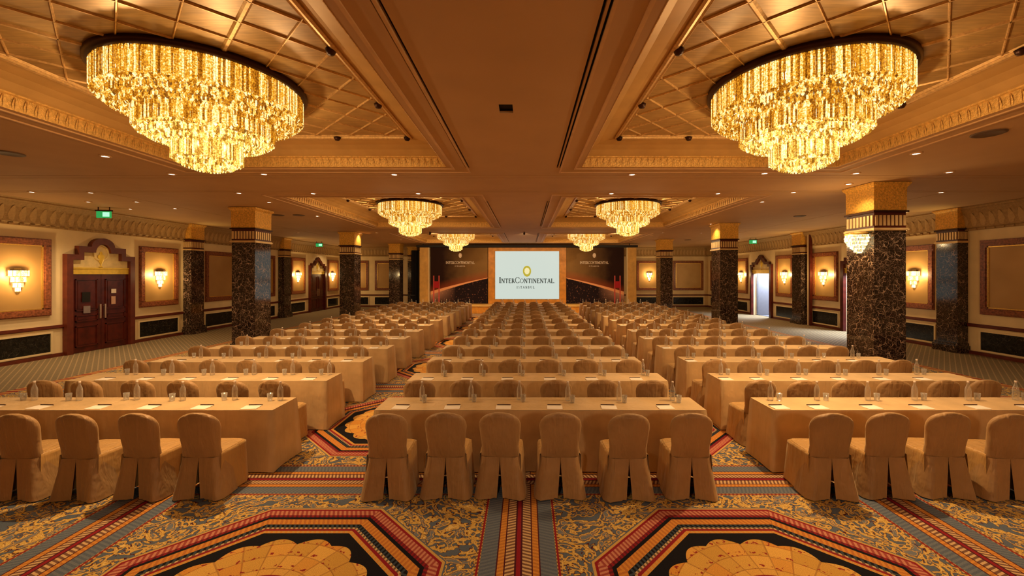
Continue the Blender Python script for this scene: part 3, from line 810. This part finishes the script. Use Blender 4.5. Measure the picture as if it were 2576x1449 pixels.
def ordinal(n):
    n += 1
    return '%d%s' % (n, 'th' if 10 < n % 100 < 14 else {1: 'st', 2: 'nd', 3: 'rd'}.get(n % 10, 'th'))
for i, (x, y) in enumerate(dls):
    c = dl0 if i == 0 else copy_tree(dl0)
    sd = 'left' if x < 0 else 'right'
    c.location = (x, y, ZC); c['label'] = 'small recessed downlight on the %s side of the ceiling, %s nearest the camera' % (sd, ordinal(rank[sd].index((x, y))))
    lamp('SPOT', (x, y, ZC - .04), P_DOWN, (1, .70, .38), .05, (0, 0, 0), spot=2.0, blend=.9)
# unseen fill lamps added above and behind the camera, weighted to light chair backs
for x in (-8.5, -.25, 8):
    for y in (-3.0, 1.2): lamp('SPOT', (x, y, ZC - .04), P_DOWN * (.2, 1.1, 1.9)[0 if x < -1 else (1 if x < 1 else 2)], (1, .80, .56), .05, (0, 0, 0), spot=2.1, blend=.9)

# unseen lamps added to brighten chair backs, where the next chandelier pair would hang
lamp('POINT', (-4.0, -4.0, 3.7), P_CHAND * .10, WARM, .3); lamp('POINT', (3.5, -4.0, 3.7), P_CHAND * .48, (1, .76, .48), .3)
sp0 = empty('ceiling_speaker', (0, 0, ZC), 0, 'x', 'speaker', 'round ceiling speakers')
MB().lathe([(.0, -.012), (.15, -.012), (.17, -.02), (.19, -.012), (.19, .001)], 28, cap=False).build('grille', plain('speaker_grille', (.12, .07, .04), .6), sp0)
first = True
for px, py, lab in ((22, 385, 'round ceiling speaker at far left edge above the silk panel'), (700, 541, 'round ceiling speaker behind the near left column'), (752, 541, 'round ceiling speaker left of the middle coffer'),
                    (2012, 543, 'round ceiling speaker between the two nearer right columns'), (2487, 335, 'round ceiling speaker at upper right edge'), (1730, 603, 'small round ceiling speaker near the back right corner')):
    d = 2.03 * 1050 / (690 - py); c = sp0 if first else copy_tree(sp0); first = False
    c.location = ((px - 1324) / 1050 * d, d, ZC); c['label'] = lab

# spotlight cans added to brighten the stage
sc0 = empty('added_stage_spotlight', (-4.6, 19.9, ZC), 0, 'x', 'ceiling lamp', 'small spotlight cans added to light the stage')
MB().lathe([(.0, 0), (.03, 0), (.03, -.05), (.0, -.05)], 10, cap=False).build('mount', M['bronze'], sc0)
mb = MB().lathe([(.0, -.06), (.045, -.06), (.05, .09), (.042, .09), (.04, -.04), (.0, -.04)], 14, cap=False); mb.xform(Matrix.Translation((0, .03, -.09)) @ Matrix.Rotation(-1.1, 4, 'X'))
mb.build('can', M['bronze'], sc0)
for i, (x, lab) in enumerate(((-4.6, 'left'), (-.1, 'middle'), (4.4, 'right'))):
    c = sc0 if i == 0 else copy_tree(sc0); c.location = (x, 19.9, ZC); c['label'] = 'small dark spotlight can added to light the stage, %s one of three' % lab
    lamp('SPOT', (x, 20.05, ZC - .14), 230, (1, .72, .42), .05, (math.radians(68), 0, 0), spot=1.3, blend=.7)

# exit signs
def exit_sign(x, y, z, rz, label, k=1.0):
    s = empty('exit_sign', (x, y, z), rz, label, 'sign', 'green exit signs'); s.scale = (k, k, k)
    MB().box(-.19, .19, -.02, .02, -.10, .10).build('lit_panel', M['green'], s)
    mb = MB().box(-.02, .16, -.024, -.02, -.06, .07); mb.build('pictogram', M['green_glow'], s)
    mb = MB().box(-.22, .22, -.03, .03, .10, .14); mb.box(-.16, -.14, -.01, .01, .14, .14 + (ZC - z) / k - .14); mb.box(.14, .16, -.01, .01, .14, .14 + (ZC - z) / k - .14)
    mb.build('housing', M['bronze'], s)
exit_sign(-12.75, 12.6, 4.2, .15, 'green lit exit sign hanging above the large arched doorway at left')
exit_sign(12.6, 23.2, 4.2, -.2, 'green exit sign above the farther open doorway at right')
exit_sign(-12.75, 25.7, 4.2, .15, 'small green exit sign above the pointed doorway at left')

# ------------------------------------------------------------------ stage
st = empty('stage', (0, 25.5, 0), 0, 'low stage faced in orange wood below the screen', 'stage')
MB().box(-6.9, 7.1, .02, 5.2, 0, .42).build('platform', M['stage_wood'], st)
for i in range(14):
    MB().box(-6.9 + i + .01, -5.9 + i - .01, 0, .02, .02, .40).build('front_panel', M['stage_wood'], st)
MB().box(-6.92, 7.12, -.02, 5.2, .42, .47).build('stage_deck', M['drape_gold'], st)
bd = empty('screen_surround', (0, 27.5, .47), 0, 'orange wood surround framing the projection screen', 'stage set')
YS = 0
MB().box(-2.50, 2.60, .03, .30, 0, 3.68).build('surround_panel', M['stage_wood'], bd)
for (a, b_, c, d) in ((-2.51, 2.62, 3.50, 3.68), (-2.51, 2.62, 0, .26), (-2.51, -2.09, .26, 3.5), (2.20, 2.62, .26, 3.5)):
    MB().box(a, b_, -.03, .03, c, d).build('surround_board', M['stage_wood'], bd)
scr = empty('projection_screen', (0.055, 27.44, 2.35), 0, 'pale projection screen showing a gold oval emblem and dark lettering', 'screen')
MB().box(-2.10, 2.10, .0, .03, -1.58, 1.57).build('screen_surface', emit('projected_image', (.60, .68, .61), .76), scr)
INK = emit('projected_lettering', (.03, .045, .04), 1.0)
# serif capitals built from strokes: (x0,y0,x1,y1,thickness)
T, t = .23, .12
GL = {
 'I': (.34, [(.17, 0, .17, 1, T), (0.02, .03, .32, .03, t), (.02, .97, .32, .97, t)], []),
 'N': (.86, [(.12, 0, .12, 1, t), (.74, 0, .74, 1, t), (.12, 1, .74, 0, T), (0, .03, .24, .03, t), (0, .97, .2, .97, t), (.62, .97, .86, .97, t)], []),
 'T': (.76, [(.38, 0, .38, 1, T), (0, .96, .76, .96, t), (.03, .8, .03, .96, t), (.73, .8, .73, .96, t), (.24, .03, .52, .03, t)], []),
 'E': (.68, [(.15, 0, .15, 1, T), (0, .03, .66, .03, t), (0, .97, .62, .97, t), (.15, .52, .48, .52, t), (.65, 0, .65, .2, t), (.6, .82, .6, 1, t)], []),
 'R': (.78, [(.15, 0, .15, 1, T), (0, .03, .3, .03, t), (0, .97, .35, .97, t), (.35, .5, .72, 0, T), (.15, .5, .35, .5, t)], [(.34, .735, .235, .235, -90, 90, .13)]),
 'C': (.86, [(.78, .72, .78, .95, t), (.78, .05, .78, .26, t)], [(.46, .5, .42, .5, 50, 310, .13)]),
 'O': (.92, [], [(.46, .5, .42, .48, 0, 360, .13)]),
 'A': (.84, [(.42, 1, .1, 0, t), (.42, 1, .74, 0, T), (.22, .36, .62, .36, t), (0, .03, .22, .03, t), (.6, .03, .84, .03, t)], []),
 'L': (.66, [(.15, 0, .15, 1, T), (0, .03, .64, .03, t), (0, .97, .3, .97, t), (.62, 0, .62, .2, t)], []),
 'S': (.56, [], [(.28, .74, .22, .24, 30, 270, .11), (.28, .27, .22, .24, -150, 90, .11)]),
 'B': (.74, [(.15, 0, .15, 1, T), (0, .03, .35, .03, t), (0, .97, .35, .97, t), (.15, .52, .35, .52, t)], [(.34, .745, .22, .225, -90, 90, .12), (.36, .265, .27, .24, -90, 90, .12)]),
 'U': (.86, [(.14, .3, .14, 1, T), (.72, .3, .72, 1, t), (0, .97, .28, .97, t), (.6, .97, .84, .97, t)], [(.43, .32, .29, .3, 180, 360, .12)]),
 '.': (.3, [(.05, .06, .2, .06, .12)], []),
}
def lettering(text, width, h, mat, parent, name, loc, first_scale=1.0, space=.12, axis='y'):
    """each glyph one mesh with real thickness"""
    adv = []; total = 0
    for i, ch in enumerate(text):
        if ch == ' ': adv.append((0.4, 1)); total += .4; continue
        k = first_scale if (i in lettering.big) else 1.0
        adv.append((GL[ch][0] * k + space, k)); total += GL[ch][0] * k + space
    sx = width / total / h; x = -width / 2
    for (a, k), ch in zip(adv, text):
        if ch == ' ': x += a * h * sx; continue
        mb = MB(); w_, segs, arcs = GL[ch]
        def bar(x0, y0, x1, y1, th):
            dx, dy = x1 - x0, y1 - y0; L = math.hypot(dx, dy) or 1; nx, ny = -dy / L * th / 2, dx / L * th / 2
            pts = [(x0 + nx, y0 + ny), (x1 + nx, y1 + ny), (x1 - nx, y1 - ny), (x0 - nx, y0 - ny)]
            pts = [(x + p[0] * k * h * sx, p[1] * k * h) for p in pts]
            mb.poly_prism(pts, 'y', -.012, 0)
        for s_ in segs: bar(*s_)
        for (cx, cy, rx, ry, a0, a1, th) in arcs:
            n = max(6, int(abs(a1 - a0) / 18))
            for q in range(n):
                p, r_ = math.radians(a0 + (a1 - a0) * q / n), math.radians(a0 + (a1 - a0) * (q + 1) / n)
                bar(cx + rx * math.cos(p), cy + ry * math.sin(p), cx + rx * math.cos(r_), cy + ry * math.sin(r_), th * (.55 + .6 * abs(math.cos((p + r_) / 2))))
        o = fixnormals(mb.build(name, mat, parent)); o.location = loc
        x += a * h * sx
lettering.big = {0, 5}
lettering('INTERCONTINENTAL.', 3.72, .285, INK, scr, 'letter', (.02, 0, -.52), 1.3)
lettering.big = set()
lettering('ISTANBUL', 1.22, .15, INK, scr, 'letter', (-.07, 0, -.88), 1.0, .42)
def oval(parent, x, z, rx, rz, mat1, mat2, y=-.01):
    mb = MB(); seg = 28; ri = []
    for e, yy in ((1, y + .01), (1, y - .01), (.78, y - .03), (.60, y - .015)):
        ri.append([(x + rx * e * math.cos(2 * PI * k / seg), yy, z + rz * e * math.sin(2 * PI * k / seg) * (1.0 if math.sin(2 * PI * k / seg) > 0 else 1.12)) for k in range(seg)])
    fixnormals(mb.loft(ri, True, sm=False).build('emblem_ring', mat1, parent))
    mb = MB(); ri2 = [[(x + rx * e * math.cos(2 * PI * k / 8 + .2), y - .01 - (1 - e) * .03, z + rz * e * math.sin(2 * PI * k / 8 + .2)) for k in range(8)] for e in (.66, .3)]
    fixnormals(mb.loft(ri2, True, False, True, False).build('emblem_heart', mat2, parent))
oval(scr, -.01, .27, .27, .34, emit('projected_gold', (.50, .40, .03), .76), emit('projected_pale_gold', (.88, .78, .40), .76))

def banner_mat(flip):
    m, nt, b = new_mat('bridge_print')
    c = coords(nt, 'Object'); sep = nt.nodes.new('ShaderNodeSeparateXYZ'); nt.links.new(c, sep.inputs[0])
    u = (E(nt, sep.outputs[0]) * (-1 if flip else 1) + 1.94) / 3.88   # 0 outer, 1 inner
    v = E(nt, sep.outputs[2]) / 3.68
    n = N(nt, 'ShaderNodeTexNoise', Scale=2.0, Detail=3.0); nt.links.new(c, n.inputs['Vector'])
    nf = N(nt, 'ShaderNodeTexNoise', Scale=9.0, Detail=3.0); nt.links.new(c, nf.inputs['Vector'])
    sky = mix(nt, (u * 1.1 + E(nt, n.outputs[0]) * .3 - .4).max(0).min(1), (.022, .007, .005), (.32, .18, .06))
    du_ = u - 1.0
    arc = u * .28 + 0.18 - du_ * u * .06    # curve of the bridge deck
    dist = (v - arc)
    glow = ((dist * -1 + .16) / .16).max(0).min(1) * dist.gt(0)
    sky = mix(nt, glow * .6, sky, (.35, .06, .02))
    below = dist.lt(0)
    city = mix(nt, E(nt, nf.outputs[0]).gt(.62), (.012, .005, .008), (.16, .07, .05))
    out = mix(nt, below, sky, city)
    fan = (v / arc).min(1) * ((u * -1 + .45) / .45).max(0) * below
    out = mix(nt, fan * .9, out, (.80, .42, .30))
    deck = dist.abs().lt((u * -1 + 1.2) * .025)
    out = mix(nt, deck, out, (.85, .40, .20))
    tw = ((u - .12).abs() - .045).abs().lt(.010) * v.gt(.0) * v.lt(.5)
    out = mix(nt, tw, out, (.60, .10, .09))
    rd = (u - .12).abs().lt(.045) * (v - .34).abs().lt(.06)
    out = mix(nt, rd, out, (.42, .02, .03))
    nt.links.new(out, b.inputs['Base Color']); b.inputs['Roughness'].default_value = .8; b.inputs['Specular IOR Level'].default_value = .2
    return m
PALE = plain('pale_print', (.75, .62, .5), .5)
for x, flip, sd in ((-4.45, False, 'left'), (4.53, True, 'right')):
    bn = empty('backdrop_banner', (x, 27.5, .47), 0, 'dark printed banner with glowing bridge and small pale lettering, %s of the screen' % sd, 'banner', 'printed stage banners')
    MB().box(-1.86 if not flip else -1.90, 1.90, 0, .06, 0, 3.68).build('printed_cloth', banner_mat(flip), bn)
    lx = .1 if not flip else -.05
    oval(bn, lx + .0, 3.18, .11, .15, PALE, PALE, -.01)
    lettering('INTERCONTINENTAL', 1.9, .16, PALE, bn, 'letter', (lx, 0, 2.62), 1.25)
    lettering('ISTANBUL', .7, .085, PALE, bn, 'letter', (lx, 0, 2.42), 1.0, .35)
for x, sd in ((-6.70, 'left'), (6.90, 'right')):
    g = empty('gold_stage_pylon', (x, 27.3, .47), 0, 'tall golden fabric pylon at the %s end of the stage backdrop' % sd, 'pylon', 'golden stage pylons')
    MB().box(-.27, .30, 0, .3, 0, 3.68).build('pylon_face', M['drape_gold'], g)
    MB().box(.30, .34, -.02, .3, 0, 3.68).build('pylon_edge', M['cream'], g) if x < 0 else MB().box(-.31, -.27, -.02, .3, 0, 3.68).build('pylon_edge', M['cream'], g)
tr = empty('lighting_truss', (0, 27.3, 4.15), 0, 'dark horizontal truss above the stage backdrop', 'truss')
MB().box(-7.2, 7.3, 0, .5, .02, .16).build('truss_chord', M['black'], tr)
for x in (-6.8, -3.4, 0, 3.4, 6.8): MB().box(x - .02, x + .02, .2, .26, .16, .279).build('hanger', M['black'], tr)
mb = MB(); n = 44; rr = []
for zz in (0.0, 4.1):
    rr.append([(-8.15 + 1.05 * i / n, 29.6 + .06 * math.sin(i * 1.3), zz) for i in range(n + 1)])
dc = mb.loft(rr, False, sm=True).build('black_drape', M['black']); tag(dc, 'black drape hanging at the left of the stage', 'curtain')
mb = MB().box(-7.35, -7.2, 28.6, 28.75, 0, 4.0); tag(mb.build('cream_stanchion', M['cream']), 'slim cream upright between black drape and golden pylon', 'post')
lc = empty('music_stand', (-7.5, 27.0, 0), 0, 'small black stand with flat top left of the stage', 'stand')
MB().box(-.28, .28, -.15, .15, 1.02, 1.06).build('stand_top', M['black'], lc); MB().box(-.02, .02, -.02, .02, .04, 1.02).build('stand_pole', M['black'], lc); MB().box(-.22, .22, -.2, .2, 0, .04).build('stand_base', M['black'], lc)

# ------------------------------------------------------------------ tables
def cloth_mesh(L, D, seed):
    """draped cloth: origin at floor, front-left... centred in x, y from 0 to D, top at .75"""
    rnd = random.Random(seed); mb = MB()
    pts = []; step = .08
    nx, ny = int(L / step), int(D / step)
    for i in range(nx): pts.append((-L / 2 + L * i / nx, 0, 0, -1))
    for i in range(ny): pts.append((L / 2, D * i / ny, 1, 0))
    for i in range(nx): pts.append((L / 2 - L * i / nx, D, 0, 1))
    for i in range(ny): pts.append((-L / 2, D - D * i / ny, -1, 0))
    ph = [rnd.random() * 6 for _ in range(6)]
    corners = [0, nx, nx + ny, 2 * nx + ny]
    rings = []
    for z in (.75, .745, .70, .5, .3, .12, .012):
        f = (.75 - z) / .75; ring = []
        for k, (x, y, ax, ay) in enumerate(pts):
            q = k * step
            wv = (math.sin(q * 3.1 + ph[0]) * .5 + math.sin(q * 7.7 + ph[1]) * .3 + math.sin(q * 1.3 + ph[2]) * .5) * .016 * f
            cd = min(min(abs(k - c), len(pts) - abs(k - c)) for c in corners) * step
            fl = math.exp(-(cd / .07) ** 2) * 0.03 * f
            nx_, ny_ = ax, ay
            if cd < .1 and (k in corners):
                sx_ = 1 if x > 0 else -1; sy_ = 1 if y > D / 2 else -1; nx_, ny_ = sx_ * .8, sy_ * .8
            o = (.0 if z > .74 else .006) + wv + fl + .012 * f
            ring.append((x + nx_ * o, y + ny_ * o, z))
        rings.append(ring)
    mb.loft(rings, True, False, False, True)
    mb.smooth = [True] * len(mb.f)
    # top
    n = len(mb.v); mb.v += [(p[0], p[1], .752) for p in pts]; mb.f.append(tuple(range(n, n + len(pts)))); mb.smooth.append(False)
    return mb.mesh('tablecloth', M['table_cloth'])
TM = [cloth_mesh(4.03, .53, s) for s in range(3)]
frame_mb = MB().box(-1.95, 1.95, .03, .50, .70, .735)
TOPM = frame_mb.mesh('table_board', M['mahogany'])
LEGM = MB().box(-.02, .02, -.02, .02, 0, .70).mesh('leg', M['bronze'])
BL = [('left', -5.09, [-1.65, -1.03, -.34, .31, .97, 1.58]), ('centre', .15, [-1.66, -1.03, -.40, .24, .91, 1.60]), ('right', 5.03, [-1.78, -1.17, -.51, .12, .78, 1.42])]
NR = 14; PIT = 1.385; Y0 = 5.06
RW = [o + ' row' for o in ORD]
SEAT = ['first', 'second', 'third', 'fourth', 'fifth', 'sixth']
# chair -----------------------------------------------------------------
def chair_meshes():
    # origin: floor under centre of the back, chair faces +y
    H = .93
    mb = MB()
    def hw(z):   # half width
        if z > .77:
            q = (z - .77) / (H - .77); return .226 * max(0, 1 - q ** 2.5) ** .5 * .97 + .226 * .03
        if z > .55: return .226 - (.77 - z) / .22 * .026
        return .200 + (.55 - z) / .15 * .016
    def yc(z): return -.03 - max(0, z - .42) * .16 + .0
    rings = []; seg = 20
    for z in (.40, .45, .5, .55, .62, .70, .77, .81, .845, .875, .90, .915, .926, .93):
        w_ = hw(z); th = .038 + .012 * math.sin(min(1, (z - .4) / .4) * PI)
        if z > .9: th *= .65
        if z >= .93: th = .006
        ring = []
        for k in range(seg):
            a = 2 * PI * k / seg; ca, sa = math.cos(a), math.sin(a)
            px = w_ * (abs(ca) ** .55) * (1 if ca > 0 else -1); py = th * (abs(sa) ** .7) * (1 if sa > 0 else -1)
            py -= .018 * (1 - (px / (w_ + 1e-6)) ** 2) * 0 + .02 * (px / .22) ** 2 * -1
            ring.append((px, yc(z) + py, z))
        rings.append(ring)
    mb.loft(rings, True, True, True, True)
    back = mb.mesh('back_cover', M['chair_cloth'])
    # split rear skirt, two panels
    skirts = []
    for sg in (-1, 1):
        mb = MB(); rows = []
        for z in (.44, .40, .34, .26, .18, .10, .05, .012):
            f = (.44 - z) / .43; row = []
            inner = .002 + .034 * max(0, f - .12); outer = .216 + .062 * f ** 1.2
            for k in range(9):
                u = k / 8; x = inner + (outer - inner) * u
                y = -.075 - .05 * f + .02 * math.sin(u * PI * 1.5 + .4) * f * (1 if sg > 0 else .8)
                if u > .8: y += (u - .8) * .30
                if u < .15: y += .025 * f
                row.append((sg * x, y, z))
            row.append((sg * (outer + .004), -.06 + .02 * f + .06, z)); row.append((sg * (outer - .0), .10 + .03 * f, z))
            rows.append(row)
        mb.loft(rows, False, sm=True)
        skirts.append(mb.mesh('rear_skirt', M['chair_cloth']))
    # seat: cushion top and skirt round front and sides
    mb = MB(); rows = []
    base = [(-.212, -.035), (-.217, .14), (-.219, .28), (-.207, .355), (-.17, .378), (-.08, .386), (0, .387), (.08, .386), (.17, .378), (.207, .355), (.219, .28), (.217, .14), (.212, -.035)]
    for z in (.475, .462, .44, .40, .30, .20, .10, .012):
        f = max(0, (.46 - z) / .45); row = []
        for i, (x, y) in enumerate(base):
            L = math.hypot(x, y - .22) or 1; o = .012 + .03 * f + .012 * f * math.sin(i * 2.6)
            if z > .47: o = -.02
            row.append((x + x / L * o * 1.0, y + (y - .22) / L * o, z))
        rows.append(row)
    mb.loft(rows, False, sm=True)
    n = len(mb.v); mb.v += [(x * .93, .01 + (y - .01) * .965, .476) for x, y in base]; mb.f.append(tuple(range(n, n + len(base)))); mb.smooth.append(False)
    seat = mb.mesh('seat_cover', M['seat_cloth'])
    leg = MB().box(-.014, .014, -.014, .014, 0, .44).mesh('leg', M['bronze'])
    return back, skirts, seat, leg
BACK, SK, SEATM, CLEG = chair_meshes()
for o_ in (BACK, SEATM, *SK): pass
ch = empty('banquet_chair', (0, 0, 0), 0, 'x', 'chair', 'x')
for me, nm in ((BACK, 'back_cover'), (SEATM, 'seat_cover')): place(None, me, nm, ch)
for me in SK: place(None, me, 'rear_skirt', ch)
# bottle, glass, paper, pen
bt = MB().lathe([(.0, 0), (.030, 0), (.033, .01), (.033, .13), (.030, .155), (.014, .20), (.012, .235)], 12, cap=False).mesh('bottle_body', M['glass'])
bl = MB().lathe([(.0335, .055), (.0335, .105)], 12, cap=False).mesh('bottle_label', M['paper'])
bc = MB().lathe([(.0, .252), (.014, .252), (.015, .232), (.012, .228)], 10, cap=False).mesh('bottle_cap', M['cap'])
gm = MB().lathe([(.0, .002), (.026, 0), (.028, .01), (.034, .095), (.033, .095), (.027, .014), (.0, .012)], 12, cap=False).mesh('tumbler', M['glass'])
pm = MB().box(-.095, .095, -.07, .07, 0, .006).mesh('notepad', M['paper'])
pn = MB().loft([[(-.085, .006 * math.cos(a), .006 + .006 * math.sin(a)) for a in [i * PI / 3 for i in range(6)]], [(.075, .006 * math.cos(a), .006 + .006 * math.sin(a)) for a in [i * PI / 3 for i in range(6)]], [(.09, .001 * math.cos(a), .006 + .001 * math.sin(a)) for a in [i * PI / 3 for i in range(6)]]], True, True, True).mesh('pencil', M['pen'])
bottle = empty('water_bottle', (0, 0, 0), 0, 'x', 'bottle', 'x'); place(None, bt, 'bottle_body', bottle); place(None, bc, 'bottle_cap', bottle)
def single(name, me, loc, rz, label, cat, group):
    o = bpy.data.objects.new(name, me); COL.objects.link(o); o.location = loc; o.rotation_euler = (0, 0, rz)
    return tag(o, label, cat, group)
used_c = used_b = False
rnd = random.Random(11)
for r in range(NR):
    yt = Y0 + r * PIT
    for bname, bx, seats in BL:
        wr_ = ('%s %s block' % (RW[r], bname))
        t_ = empty('banquet_table', (bx + rnd.uniform(-.02, .02), yt, 0), 0, 'long gold-cloth table, %s from the camera, %s block' % (RW[r], bname), 'table', 'long cloth-covered tables')
        place(None, TM[r % 3], 'tablecloth', t_); place(None, TOPM, 'table_board', t_)
        for lx in (-1.9, 0, 1.9):
            for ly in (.06, .47): place(None, LEGM, 'leg', t_, (lx, ly, 0))
        for si, sx_ in enumerate(seats):
            jx = rnd.uniform(-.03, .03); rz = rnd.uniform(-.07, .07)
            c = ch if not used_c else copy_tree(ch); used_c = True
            c.location = (bx + sx_ + jx, yt - .53 + rnd.uniform(-.03, .02), 0); c.rotation_euler = (0, 0, rz)
            c['label'] = 'gold-brown satin-covered chair, %s from left, %s, %s block' % (SEAT[si], RW[r], bname)
            c['group'] = 'covered chairs in the %s block' % bname
            # place setting
            off = {'left': .30, 'centre': .16, 'right': -.05}[bname]
            bxp = bx + sx_ + off + rnd.uniform(-.02, .02)
            bxp = max(bx - 1.93, min(bx + 1.93, bxp))
            byp = yt + .40 + rnd.uniform(-.02, .02)
            b2 = bottle if not used_b else copy_tree(bottle); used_b = True
            b2.location = (bxp, byp, .753); b2['label'] = 'clear water bottle at %s seat from left, %s, %s block' % (SEAT[si], RW[r], bname); b2['group'] = 'water bottles on the %s tables' % bname
            gx = {'left': -.13, 'centre': .05, 'right': .11}[bname]; gy = -.01 if bname != 'centre' else -.09
            gxx = max(bx - 1.95, min(bx + 1.95, bxp + gx))
            single('drinking_glass', gm, (gxx, byp + gy, .753), 0, 'drinking glass at %s seat from left, %s, %s block' % (SEAT[si], RW[r], bname), 'glass', 'drinking glasses on the %s tables' % bname)
            pr = rnd.uniform(-.08, .08)
            ppx = max(bx - 1.9, min(bx + 1.9, bxp - .19))
            single('notepad', pm, (ppx, yt + .10, .753), pr, 'pale paper pad at %s seat from left, %s, %s block' % (SEAT[si], RW[r], bname), 'notepad', 'paper pads on the %s tables' % bname)
            if r < 6: single('pencil', pn, (ppx, yt + .19, .753), pr * .5, 'dark pencil at %s seat from left, %s, %s block' % (SEAT[si], RW[r], bname), 'pencil', 'pencils on the %s tables' % bname)
